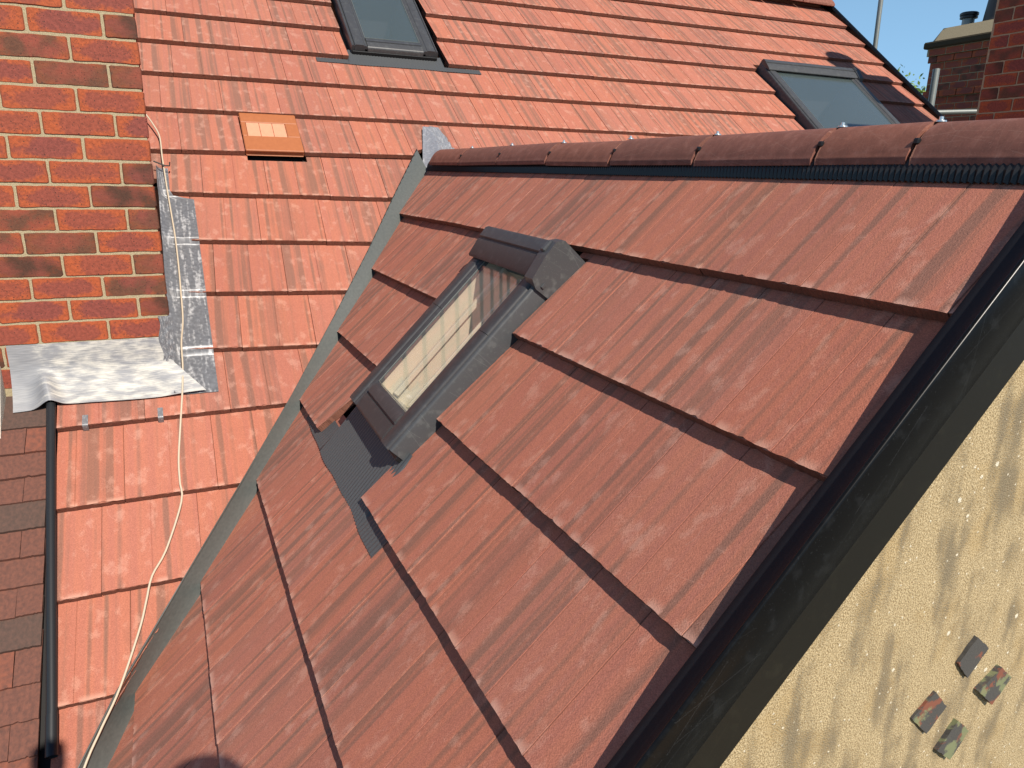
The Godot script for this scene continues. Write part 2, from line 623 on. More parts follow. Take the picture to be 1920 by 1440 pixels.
func materials() -> void:
	lut.resize(2048)
	for i in 2048:
		lut[i] = to8(i / 2047.0)
	tile_texture()
	brick_texture()
	render_texture()
	lead_texture()
	speckle("mortar", Color(0.46, 0.385, 0.245), Color(0.29, 0.235, 0.14), 71, 0.06, 6.0, 0.95, 3.0)
	speckle("old_tile", Color(0.18, 0.070, 0.046), Color(0.105, 0.046, 0.034), 72, 0.03, 4.0, 0.85, 2.0)
	speckle("old_tile_dark", Color(0.115, 0.062, 0.046), Color(0.07, 0.044, 0.034), 73, 0.03, 4.0, 0.85, 2.0)
	speckle("old_tile_red", Color(0.24, 0.078, 0.045), Color(0.12, 0.05, 0.036), 74, 0.02, 4.0, 0.85, 2.0)
	for k in 3:
		scratched("ridge%d" % k, [Color(0.205, 0.074, 0.048), Color(0.175, 0.066, 0.046), Color(0.19, 0.070, 0.049)][k], Color(0.50, 0.34, 0.28), 175 + k * 3, 0.8, 2.0, 160, 0.0, 0.35)
	speckle("raw", Color(0.50, 0.24, 0.16), Color(0.30, 0.12, 0.075), 76, 0.2, 8.0, 0.95, 5.0)
	speckle("cement", Color(0.62, 0.59, 0.52), Color(0.40, 0.37, 0.31), 77, 0.05, 4.0, 0.95, 3.0)
	speckle("stone_cap", Color(0.40, 0.33, 0.21), Color(0.24, 0.19, 0.11), 78, 0.06, 3.0, 0.95, 3.0)
	speckle("moss", Color(0.055, 0.05, 0.018), Color(0.05, 0.026, 0.018), 79, 0.06, 3.0, 0.95, 3.0)
	speckle("grp", Color(0.085, 0.094, 0.090), Color(0.112, 0.122, 0.115), 80, 0.04, 3.0, 0.5)
	speckle("ground", Color(0.16, 0.15, 0.13), Color(0.09, 0.10, 0.07), 81, 0.03, 0.3, 0.95)
	scratched("frame_grey", Color(0.055, 0.058, 0.060), Color(0.35, 0.35, 0.34), 82, 0.42, 2.0, 60, 0.8)
	scratched("frame_dark", Color(0.043, 0.042, 0.045), Color(0.30, 0.29, 0.29), 84, 0.5, 2.2, 60, 0.8)
	scratched("verge", Color(0.0050, 0.0052, 0.0058), Color(0.07, 0.075, 0.08), 86, 0.26, 1.6, 120, -0.8)
	M.verge.metallic_specular = 0.3
	speckle("verge_matt", Color(0.010, 0.010, 0.013), Color(0.017, 0.017, 0.021), 186, 0.2, 6.0, 0.65, 4.0)
	M.verge_matt.metallic_specular = 0.3
	scratched("bargeboard", Color(0.0085, 0.0076, 0.0052), Color(0.05, 0.045, 0.03), 88, 0.4, 1.6, 70, -0.8)
	scratched("galv", Color(0.21, 0.225, 0.21), Color(0.55, 0.56, 0.5), 90, 0.45, 3.0, 80, 1.5)
	M.galv.metallic = 0.4
	speckle("flash_grey", Color(0.062, 0.067, 0.071), Color(0.080, 0.085, 0.090), 92, 0.06, 5.0, 0.5)
	plain("black", Color(0.008, 0.008, 0.009), 0.4)
	plain("underlay", Color(0.03, 0.025, 0.023), 0.9)
	plain("gap", Color(0.012, 0.011, 0.011), 0.8)
	plain("pipe_black", Color(0.016, 0.018, 0.020), 0.42)
	speckle("orange_plastic", Color(0.42, 0.145, 0.055), Color(0.38, 0.128, 0.048), 94, 0.03, 2.0, 0.5)
	speckle("peach_plastic", Color(0.70, 0.33, 0.20), Color(0.66, 0.30, 0.18), 96, 0.03, 2.0, 0.6)
	plain("cable", Color(0.55, 0.46, 0.34), 0.6)
	plain("silver", Color(0.75, 0.74, 0.70), 0.3, 0.9)
	plain("pot", Color(0.035, 0.033, 0.032), 0.6)
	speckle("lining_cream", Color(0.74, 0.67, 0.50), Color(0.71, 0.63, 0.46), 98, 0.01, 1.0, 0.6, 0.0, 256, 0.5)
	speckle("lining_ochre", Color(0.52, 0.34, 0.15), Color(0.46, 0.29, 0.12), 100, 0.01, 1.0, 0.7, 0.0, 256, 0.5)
	plain("room", Color(0.08, 0.08, 0.09), 0.9)
	plain("bark", Color(0.07, 0.05, 0.035), 0.9)
	var lf := plain("leaf", Color(0.17, 0.27, 0.05), 0.7)
	lf.cull_mode = BaseMaterial3D.CULL_DISABLED
	var gl := StandardMaterial3D.new()
	gl.albedo_color = Color(0.62, 0.70, 0.70, 0.10)
	gl.transparency = BaseMaterial3D.TRANSPARENCY_ALPHA
	gl.roughness = 0.0
	gl.metallic_specular = 0.5
	M.glass = gl

# ------------------------------------------------------------------ roof tiles
const TT := Transform3D(Vector3(1, 0, 0), Vector3(0, 0, -1), Vector3(0, 1, 0), Vector3.ZERO)

func rough_edge(poly: PackedVector2Array, amp: float, front_only := true) -> PackedVector2Array:
	var out := PackedVector2Array()
	var n := poly.size()
	for i in n:
		var a := poly[i]
		var b := poly[(i + 1) % n]
		out.append(a)
		var front: bool = a.y < 0.004 and b.y < 0.004
		if front or (not front_only and absf(a.x - b.x) > 0.01 and absf(a.y - b.y) > 0.01):
			var k := int(a.distance_to(b) / 0.011)
			var nn := (b - a).orthogonal().normalized()
			for j in range(1, k):
				var q := a.lerp(b, float(j) / k + rng.randf_range(-0.2, 0.2) / k)
				var chip := rng.randf_range(0.0, amp)
				if rng.randf() < 0.07:
					chip *= 2.6
				if front:
					q.y += chip
				else:
					q += nn * (chip - amp * 0.5)
				out.append(q)
	return out

func tile_mesh(polys: Array, w: float, uo: float, amp := 0.0016) -> ArrayMesh:
	var st := S()
	var uvs := Vector2(1.0 / 2.47, -0.955 / LEN)
	var uvo := Vector2(uo, 0.965)
	for p in polys:
		prism(st, TT, rough_edge(p, amp * 0.7, false), -TH, -0.003, uvs, uvo, false, true, true, 0.975)
		for r in [[-0.05, w * 0.5 - 0.001], [w * 0.5 + 0.001, w + 0.05]]:
			var half := PackedVector2Array([Vector2(r[0], -0.1), Vector2(r[1], -0.1), Vector2(r[1], 0.6), Vector2(r[0], 0.6)])
			for q in Geometry2D.intersect_polygons(p, half):
				if q.size() >= 3:
					prism(st, TT, rough_edge(q, amp, false), -0.003, 0.0, uvs, uvo, false, false, true, 0.975)
					# worn arris along the joint
					var xr := -9.0
					for e in q:
						xr = maxf(xr, e.x)
					var lo := 9.0
					var hi := -9.0
					for e in q:
						if e.x > xr - 0.0002:
							lo = minf(lo, e.y)
							hi = maxf(hi, e.y)
					if hi - lo > 0.05:
						var ua := Vector2(xr, lo + 0.002) * uvs + uvo
						var ub := Vector2(xr, hi) * uvs + uvo
						quad(st, Vector3(xr - 0.0012, 0.0006, -lo - 0.002), Vector3(xr + 0.0009, -0.0018, -lo - 0.002), Vector3(xr + 0.0009, -0.0018, -hi), Vector3(xr - 0.0012, 0.0006, -hi), Vector3(1, 1, 0), ua, ua, ub, ub)
	st.generate_tangents()
	return st.commit()

func rect(a: float, b: float, c: float, d: float) -> PackedVector2Array:
	return PackedVector2Array([Vector2(a, c), Vector2(b, c), Vector2(b, d), Vector2(a, d)])

# one course of tiles: tail line s = s0 + m*u, next course above at s1; cut by the openings
func course(F: Transform3D, parent: Node, s0: float, m: float, gauge: float, phase: float, u0: float, u1: float, cuts: Array, amp: float) -> void:
	var w := 2.0 * HW
	var k := floori((u0 - phase) / w)
	while phase + k * w < u1:
		var ua := phase + k * w
		k += 1
		var sa := s0 + m * ua + rng.randf_range(-0.0015, 0.0015)
		var p := rect(0.0011, w - 0.0011, 0.0, LEN)
		var whole := true
		if ua < u0 or ua + w > u1:
			var q := Geometry2D.intersect_polygons(p, rect(u0 - ua, u1 - ua, -0.1, 0.8))
			if q.is_empty():
				continue
			p = q[0]
			whole = false
		var polys := [p]
		for c in cuts:
			var sh := PackedVector2Array()
			for v in c:
				sh.append(Vector2(v.x - ua, v.y - sa - m * (v.x - ua)))
			var nx := []
			for q in polys:
				if Geometry2D.intersect_polygons(q, sh).is_empty():
					nx.append(q)
				else:
					whole = false
					for e in Geometry2D.clip_polygons(q, sh):
						if not Geometry2D.is_polygon_clockwise(e):
							nx.append(e)
			polys = nx
		var keep := []
		for q in polys:
			var lo := 9.0
			var area := 0.0
			for i in q.size():
				lo = minf(lo, q[i].y)
				area += q[i].cross(q[(i + 1) % q.size()]) * 0.5
			if absf(area) > 0.0012 and lo < gauge - 0.02:
				keep.append(q)
		if keep.is_empty():
			continue
		var mesh: Mesh
		if whole:
			mesh = tile_meshes[rng.randi() % tile_meshes.size()]
		else:
			mesh = tile_mesh(keep, w, rng.randf_range(0.0, 0.86), amp)
		var pitch := -asin((TH + 0.0035) / gauge)
		var b := Basis(Vector3.UP, atan(m) + rng.randf_range(-0.0015, 0.0015)) * Basis(Vector3.RIGHT, pitch * rng.randf_range(0.97, 1.03))
		var d := rng.randf_range(0.0, 0.0012)
		var o := put("tile", mesh, M["tile%d" % (rng.randi() % 6)], parent, F * Transform3D(b, Vector3(ua, d, -sa)))
		o.name = "tile" if not parent.has_node("tile") else String(o.name)

func deck(F: Transform3D, parent: Node, rows: Array, u0: float, u1: float, cuts: Array, d: float) -> void:
	var st := S()
	for r in rows:
		var polys := [rect(u0, u1, r[0], r[1])]
		for c in cuts:
			var nx := []
			for q in polys:
				for e in Geometry2D.clip_polygons(q, c):
					if not Geometry2D.is_polygon_clockwise(e):
						nx.append(e)
			polys = nx
		for q in polys:
			prism(st, F * TT, q, d - 0.02, d)
	obj("underlay", st, M.underlay, parent)

# ------------------------------------------------------------------ bricks
func brick_mesh(w: float, h: float, dep: float, cell: int, frac: float) -> ArrayMesh:
	# front face toward +z with worn, uneven edges; lower left corner at the origin
	var st := S()
	var u0 := (cell % 4) * 0.25 + 0.004
	var v0 := ((cell / 4) % 10) * 0.1 + 0.003
	var uw := 0.242 * frac
	var vh := 0.094
	var rr := rng.randf_range(0.004, 0.008)
	var outl := []
	var cs := [[rr, rr, PI], [w - rr, rr, PI * 1.5], [w - rr, h - rr, 0.0], [rr, h - rr, PI * 0.5]]
	for k in 4:
		for j in 3:
			var an: float = cs[k][2] + j * PI * 0.25
			outl.append(Vector2(cs[k][0] + cos(an) * rr, cs[k][1] + sin(an) * rr))
		var nx: Array = cs[(k + 1) % 4]
		var e: Vector2 = outl[-1]
		var t := Vector2(nx[0] + cos(nx[2]) * rr, nx[1] + sin(nx[2]) * rr)
		var n := maxi(2, int(e.distance_to(t) / 0.018))
		for j in range(1, n):
			outl.append(e.lerp(t, float(j) / n))
	var ctr := Vector2(w, h) * 0.5
	var I := []
	var O := []
	for q in outl:
		var p: Vector2 = q + Vector2(rng.randf_range(-1, 1), rng.randf_range(-1, 1)) * 0.0011
		O.append(p)
		I.append(p + (ctr - p).normalized() * 0.0032)
	var m: int = outl.size()
	var idx := Geometry2D.triangulate_polygon(PackedVector2Array(I))
	for k in range(0, idx.size(), 3):
		var A: Vector2 = I[idx[k]]
		var B: Vector2 = I[idx[k + 1]]
		var C: Vector2 = I[idx[k + 2]]
		tri(st, Vector3(A.x, A.y, 0), Vector3(B.x, B.y, 0), Vector3(C.x, C.y, 0), Vector3(0, 0, 1), Vector2(u0 + A.x / w * uw, v0 + (1.0 - A.y / h) * vh), Vector2(u0 + B.x / w * uw, v0 + (1.0 - B.y / h) * vh), Vector2(u0 + C.x / w * uw, v0 + (1.0 - C.y / h) * vh))
	for k in m:
		var k2 := (k + 1) % m
		var A: Vector2 = I[k]
		var B: Vector2 = I[k2]
		var C: Vector2 = O[k2]
		var D: Vector2 = O[k]
		var ua := Vector2(u0 + clampf(D.x / w, 0, 1) * uw, v0 + (1.0 - clampf(D.y / h, 0, 1)) * vh)
		var ub := Vector2(u0 + clampf(C.x / w, 0, 1) * uw, v0 + (1.0 - clampf(C.y / h, 0, 1)) * vh)
		var hint := Vector3(D.x - ctr.x, D.y - ctr.y, 0.0)
		quad(st, Vector3(A.x, A.y, 0), Vector3(B.x, B.y, 0), Vector3(C.x, C.y, -0.0028), Vector3(D.x, D.y, -0.0028), hint.normalized() + Vector3(0, 0, 1), ua, ub, ub, ua)
		quad(st, Vector3(D.x, D.y, -0.0028), Vector3(C.x, C.y, -0.0028), Vector3(C.x, C.y, -dep), Vector3(D.x, D.y, -dep), hint, ua, ub, ub, ua)
	st.generate_tangents()
	return st.commit()

var stretchers := []
var headers := []
func brick_kit() -> void:
	for i in 24:
		stretchers.append(brick_mesh(0.2225, 0.0748, 0.02, i % 32 if i < 22 else 32 + i - 19, 1.0))
	for i in 10:
		headers.append(brick_mesh(0.1, 0.0748, 0.02, 32 + i % 8 if i < 7 else i * 3, 0.45))

# a face of bricks in frame F (x right, y up, z out); rows counted down from y=0
func brick_face(F: Transform3D, parent: Node, x0: float, x1: float, row0: int, row1: int, hb: float, lb: float, flip := 0, mat := "brick") -> void:
	for r in range(row0, row1):
		var y := -hb * (r + 1) + 0.0041
		var x := x1
		var first := true
		while x > x0 + 0.02:
			var w := lb
			if first and posmod(r + flip, 2) == 0:
				w = 0.1085
			elif first:
				w = lb - 0.0115
			first = false
			var gap := 0.0078
			var b := w - gap
			if x - w < x0:
				b = x - x0 - gap * 0.5
			if b < 0.03:
				break
			var mesh: Mesh
			var sc := Vector3.ONE
			if b < 0.14:
				mesh = headers[rng.randi() % headers.size()]
				sc.x = b / 0.1
			else:
				mesh = stretchers[rng.randi() % stretchers.size()]
				sc.x = b / 0.2225
			var T := Transform3D(Basis.from_scale(sc), Vector3(x - b, y + rng.randf_range(-0.0012, 0.0012), rng.randf_range(-0.0015, 0.0015)))
			put("brick", mesh, M[mat], parent, F * T)
			x -= w

# ------------------------------------------------------------------ roof window
# local frame: x across, y off the roof, -z up the slope; bottom left corner at the origin
func roof_window(called: String, label: String, F: Transform3D, u: float, s: float, d: float, turn: float, W: float, L: float, ap: Array, floor_m: String, lining: String, depth: float) -> void:
	var xf := F * Transform3D(Basis(Vector3.UP, turn), Vector3(u, d, -s))
	var t := thing(called, label, "roof window", xf, "roof windows")
	var ax := Transform3D(Vector3(1, 0, 0), Vector3(0, 1, 0), Vector3(0, 0, 1), Vector3.ZERO)
	# cladding along the two sides: a tall outer face, a rounded lip and a dark groove behind it
	for side in 2:
		var c := PackedVector2Array([Vector2(0, -0.05), Vector2(0, 0.036), Vector2(0.002, 0.041), Vector2(0.006, 0.045), Vector2(0.011, 0.046), Vector2(0.014, 0.043), Vector2(0.015, 0.037), Vector2(0.019, 0.037), Vector2(0.019, -0.05)])
		var sash := PackedVector2Array([Vector2(0.0192, -0.03), Vector2(0.0192, 0.044), Vector2(0.022, 0.049), Vector2(0.028, 0.052), Vector2(0.074, 0.052), Vector2(0.078, 0.050), Vector2(0.080, 0.045), Vector2(0.084, 0.045), Vector2(0.086, 0.047), Vector2(0.092, 0.046), Vector2(0.104, 0.038), Vector2(0.104, 0.024), Vector2(0.086, 0.024), Vector2(0.086, -0.03)])
		if side == 1:
			for i in c.size():
				c[i].x = W - c[i].x
			for i in sash.size():
				sash[i].x = W - sash[i].x
		var st := S()
		prism(st, ax, c, -L, 0.0, Vector2.ONE, Vector2.ZERO, true)
		obj("side_cladding", st, M.frame_grey, t)
		st = S()
		prism(st, ax, sash, -L * 0.56, 0.004, Vector2.ONE, Vector2.ZERO, true)
		obj("sash_cover", st, M.frame_dark if lining == "lining_cream" else M.frame_grey, t)
		st = S()
		prism(st, ax, sash, -L + 0.02, -L * 0.56 - 0.0015, Vector2.ONE, Vector2.ZERO, true)
		obj("sash_cover", st, M.frame_dark if lining == "lining_cream" else M.frame_grey, t)
	# bottom rail: profile runs in (z, y), extruded along x
	var ex := Transform3D(Vector3(0, 0, -1), Vector3(0, 1, 0), Vector3(1, 0, 0), Vector3.ZERO)
	var dm: Material = M.frame_dark if lining == "lining_cream" else M.frame_grey
	var rail := PackedVector2Array([Vector2(-0.006, -0.03), Vector2(-0.010, 0.030), Vector2(-0.004, 0.041), Vector2(0.004, 0.044), Vector2(0.050, 0.047), Vector2(0.052, 0.041), Vector2(0.058, 0.041), Vector2(0.060, 0.048), Vector2(0.090, 0.047), Vector2(0.104, 0.038), Vector2(0.104, 0.024), Vector2(0.089, 0.024), Vector2(0.089, -0.03)])
	var st2 := S()
	prism(st2, ex, rail, 0.1042, W - 0.1042, Vector2.ONE, Vector2.ZERO, true)
	obj("bottom_rail", st2, dm, t)
	st2 = S()
	box(st2, Transform3D.IDENTITY, Vector3(0.004, -0.045, -0.003), Vector3(W - 0.004, 0.012, 0.014), 0.002)
	obj("sill", st2, M.black, t)
	st2 = S()
	box(st2, Transform3D.IDENTITY, Vector3(0.104, 0.0385, -0.110), Vector3(W - 0.104, 0.0405, -0.1075))
	box(st2, Transform3D.IDENTITY, Vector3(0.104, 0.0385, -L + 0.1), Vector3(0.1065, 0.0405, -0.110))
	box(st2, Transform3D.IDENTITY, Vector3(W - 0.1065, 0.0385, -L + 0.1), Vector3(W - 0.104, 0.0405, -0.110))
	obj("glazing_seal", st2, M.galv, t)
	# hood over the head of the window with its end caps
	var hood := PackedVector2Array([Vector2(L - 0.125, 0.053), Vector2(L - 0.128, 0.060), Vector2(L - 0.122, 0.066), Vector2(L - 0.062, 0.078), Vector2(L - 0.058, 0.074), Vector2(L - 0.052, 0.074), Vector2(L - 0.048, 0.082), Vector2(L - 0.012, 0.084), Vector2(L - 0.002, 0.078), Vector2(L + 0.004, 0.066), Vector2(L + 0.006, -0.04), Vector2(L - 0.09, -0.04), Vector2(L - 0.09, 0.050)])
	st2 = S()
	prism(st2, ex, hood, 0.003, W - 0.046, Vector2.ONE, Vector2.ZERO, true)
	obj("hood", st2, dm, t)
	st2 = S()
	var cap := PackedVector2Array([Vector2(L - 0.150, 0.040), Vector2(L - 0.137, 0.070), Vector2(L - 0.060, 0.086), Vector2(L - 0.010, 0.090), Vector2(L + 0.012, 0.072), Vector2(L + 0.016, -0.04), Vector2(L - 0.14, -0.04)])
	prism(st2, ex, cap, W - 0.0455, W + 0.010, Vector2.ONE, Vector2.ZERO, false)
	box(st2, Transform3D.IDENTITY, Vector3(W - 0.040, 0.08, -L + 0.01), Vector3(W - 0.015, 0.095, -L + 0.05), 0.004)
	box(st2, Transform3D.IDENTITY, Vector3(W + 0.009, 0.022, -L + 0.120), Vector3(W + 0.015, 0.034, -L + 0.136), 0.002)
	obj("end_cap", st2, M.frame_grey, t)
	# glass
	st2 = S()
	box(st2, Transform3D.IDENTITY, Vector3(0.100, 0.032, -L + 0.085), Vector3(W - 0.100, 0.038, -0.100))
	obj("glass", st2, M.glass, t)
	# lining boards and what lies below
	for b in [[0.0865, 0.101, -L + 0.07, -0.09], [W - 0.101, W - 0.0865, -L + 0.07, -0.09]]:
		st2 = S()
		box(st2, Transform3D.IDENTITY, Vector3(b[0], -depth, b[2]), Vector3(b[1], 0.0235, b[3]))
		obj("lining", st2, M[lining], t)
	st2 = S()
	box(st2, Transform3D.IDENTITY, Vector3(0.101, -depth, -L + 0.07), Vector3(W - 0.101, 0.031, -L + 0.084))
	obj("lining", st2, M[lining], t)
	st2 = S()
	box(st2, Transform3D.IDENTITY, Vector3(0.101, -depth, -0.102), Vector3(W - 0.101, 0.0235, -0.0895))
	obj("lining", st2, M[lining], t)
	st2 = S()
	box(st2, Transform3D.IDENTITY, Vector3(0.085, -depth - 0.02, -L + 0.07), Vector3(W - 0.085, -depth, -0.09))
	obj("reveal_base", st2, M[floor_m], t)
	if lining == "lining_cream":
		# the inner sash bars run along the glass inside
		for q in [[0.118, 0.138, -0.02], [0.190, 0.202, -0.06]]:
			st2 = S()
			box(st2, Transform3D.IDENTITY, Vector3(q[0], q[2] - 0.02, -L + 0.09), Vector3(q[1], q[2], -0.11), 0.003)
			obj("inner_bar", st2, M[lining], t)
	# pleated apron dressed over the tiles below: ap = [left, right, drop, y_top, y_bottom]
	var pitch := 0.020
	var n := int((ap[1] - ap[0]) / pitch) * 2
	var g := []
	for i in n + 1:
		var x: float = lerpf(ap[0], ap[1], float(i) / n)
		var z := 0.0014 if i % 2 == 0 else -0.0014
		var row := []
		for j in 7:
			var f := j / 6.0
			var inside := x > -0.03 and x < W + 0.03
			var top: float = 0.03 if inside else -ap[2] * 0.55
			var zz: float = lerpf(-top, ap[2], f)
			var wob := sin(x * 9.0 + 1.0) * 0.004 + sin(x * 23.0) * 0.002
			var yy := lerpf(ap[3], ap[4], clampf((zz + 0.03) / (ap[2] + 0.03), 0.0, 1.0))
			if not inside:
				yy = -0.0285 * (ap[5] - zz) / 0.335 + 0.0052
			row.append(Vector3(x, yy + z * (1.0 if inside else 0.6) + wob * f * 0.25, zz + wob * f))
		g.append(row)
	st2 = S()
	sheet(st2, g, Vector3.UP, 0.0014, 1.0, true)
	obj("pleated_apron", st2, M.flash_grey, t)

# ------------------------------------------------------------------ scene
func lerp_poly(a: Array, f: float) -> Vector2:
	var x := f * (a.size() - 1)
	var i := mini(int(x), a.size() - 2)
	return (a[i] as Vector2).lerp(a[i + 1], x - i)

func _ready() -> void:
	rng.seed = 20240611
	# camera
	var cam := Camera3D.new()
	cam.name = "camera"
	cam.fov = 56.275
	cam.near = 0.02
	cam.far = 400.0
	cam.transform = Transform3D(Basis(Vector3(0.914056, 0.018801, 0.405152), Vector3(0.095567, 0.960815, -0.260195), Vector3(-0.394168, 0.276552, 0.876442)).orthonormalized(), Vector3.ZERO)
	add_child(cam)
	# sky
	var env := Environment.new()
	env.background_mode = Environment.BG_SKY
	var sky := Sky.new()
	var sk := ProceduralSkyMaterial.new()
	sk.sky_top_color = Color(0.08, 0.20, 0.41)
	sk.sky_horizon_color = Color(0.64, 0.84, 1.0)
	sk.sky_curve = 0.35
	sk.ground_horizon_color = Color(0.40, 0.40, 0.37)
	sk.ground_bottom_color = Color(0.22, 0.21, 0.19)
	sk.sky_energy_multiplier = 0.95
	sk.sun_angle_max = 0.0
	var cn := noise_bytes(256, 64, 0.02, 5, 1024, 512)
	var ci := PackedByteArray()
	ci.resize(1024 * 512 * 4)
	for i in 1024 * 512:
		var v := sm(0.5, 0.9, cn[i] / 255.0) * 0.35
		ci[i * 4] = 255; ci[i * 4 + 1] = 255; ci[i * 4 + 2] = 255
		ci[i * 4 + 3] = int(v * 255)
	sk.sky_cover = ImageTexture.create_from_image(Image.create_from_data(1024, 512, false, Image.FORMAT_RGBA8, ci))
	sk.sky_cover_modulate = Color(1, 1, 1, 1)
	sky.sky_material = sk
	env.sky = sky
	env.tonemap_mode = Environment.TONE_MAPPER_LINEAR
	env.tonemap_exposure = 1.2
	env.sdfgi_enabled = true
	env.ssao_enabled = true
	env.ssil_enabled = true
	var we := WorldEnvironment.new()
	we.name = "world_environment"
	we.environment = env
	add_child(we)
	# sun: behind the camera, a little to the right
	var sun := DirectionalLight3D.new()
	sun.name = "sun"
	sun.light_energy = 1.6
	sun.light_angular_distance = 0.5
	sun.light_color = Color(1.0, 0.965, 0.915)
	sun.shadow_enabled = true
	add_child(sun)
	sun.look_at_from_position(Vector3(0.09, 0.67, 0.735) * 20.0, Vector3.ZERO, Vector3.UP)

	materials()
	brick_kit()
	# frames
	var a := 0.675605
	FA = Transform3D(Vector3(1, 0, 0), Vector3(0, cos(a), sin(a)), Vector3(0, -sin(a), cos(a)), Vector3(0, -1.544979, -2.178794))
	var et := Vector3(0.695093, 0.718776, -0.014372)
	var ez := Vector3(0.020672, 0.0, 0.999786)
	var nb := Vector3(-0.718622, 0.695242, 0.014859)
	FB = Transform3D(ez, nb, -et, Vector3(1.078592, -0.205015, -2.0) + ez * 2.0)
	FC = Transform3D(Basis(Vector3.UP, -0.029956), Vector3(-0.093872, 0.525689, -3.105112))
	for i in 30:
		tile_meshes.append(tile_mesh([rect(0.0011, 2.0 * HW - 0.0011, 0.0, LEN)], 2.0 * HW, rng.randf_range(0.0, 0.86)))

	build_setting()
	build_main_roof()
	build_gable_roof()
	build_valley()
	build_chimney()
	build_neighbour_roof()
	build_windows()
	build_stacks()
	build_small()
	build_photographer()

var VL := [Vector2(-0.66, -0.60), Vector2(-0.429, -0.186), Vector2(-0.33, -0.002), Vector2(-0.114, 0.332), Vector2(0.104, 0.665), Vector2(0.338, 1.032), Vector2(0.598, 1.469), Vector2(0.834, 1.880), Vector2(1.065, 2.305), Vector2(1.285, 2.70)]
# same stations on the gable roof: (z, t)
var VR := [Vector2(-1.66, -2.50), Vector2(-2.106, -2.102), Vector2(-2.275, -1.99), Vector2(-2.495, -1.644), Vector2(-2.76, -1.307), Vector2(-3.018, -0.986), Vector2(-3.264, -0.67), Vector2(-3.531, -0.331), Vector2(-3.848, 0.02), Vector2(-4.13, 0.36)]

func build_setting() -> void:
	var st := S()
	box(st, Transform3D.IDENTITY, Vector3(-200, -6.9, -200), Vector3(200, -6.7, 200))
	var g := obj("ground", st, M.ground, self)
	g.set_meta("kind", "structure")
	# gable wall under the verge, in the plane across the ridge
	var W := Transform3D(Basis(Vector3.UP, 0.020673), rp(FB, -0.712, 0.0, 0.0))
	# local x: across (away from the ridge is -x), y up, z out
	var apex := Vector2(0.30, 0.31 - 0.10)
	var poly := PackedVector2Array([Vector2(-1.95, -2.10), Vector2(-1.95, -6.5), Vector2(2.55, -6.5), Vector2(2.55, -2.10), apex])
	st = S()
	prism(st, W, poly, -0.25, 0.0, Vector2(1.0 / 1.6, -1.0 / 1.6), Vector2(0.31, 0.17))
	var wall := obj("gable_wall", st, M.render, self)
	tag(wall, "sandy buff dashed render wall below the black verge", "wall")
	# the house below the roofs
	st = S()
	box(st, Transform3D.IDENTITY, Vector3(-0.9, -6.7, -9.3), Vector3(6.4, -2.1, -1.9))
	var hw := obj("house_wall", st, M.brick_wall if M.has("brick_wall") else M.render, self)
	tag(hw, "lower house wall under the eaves of the red roofs", "wall")

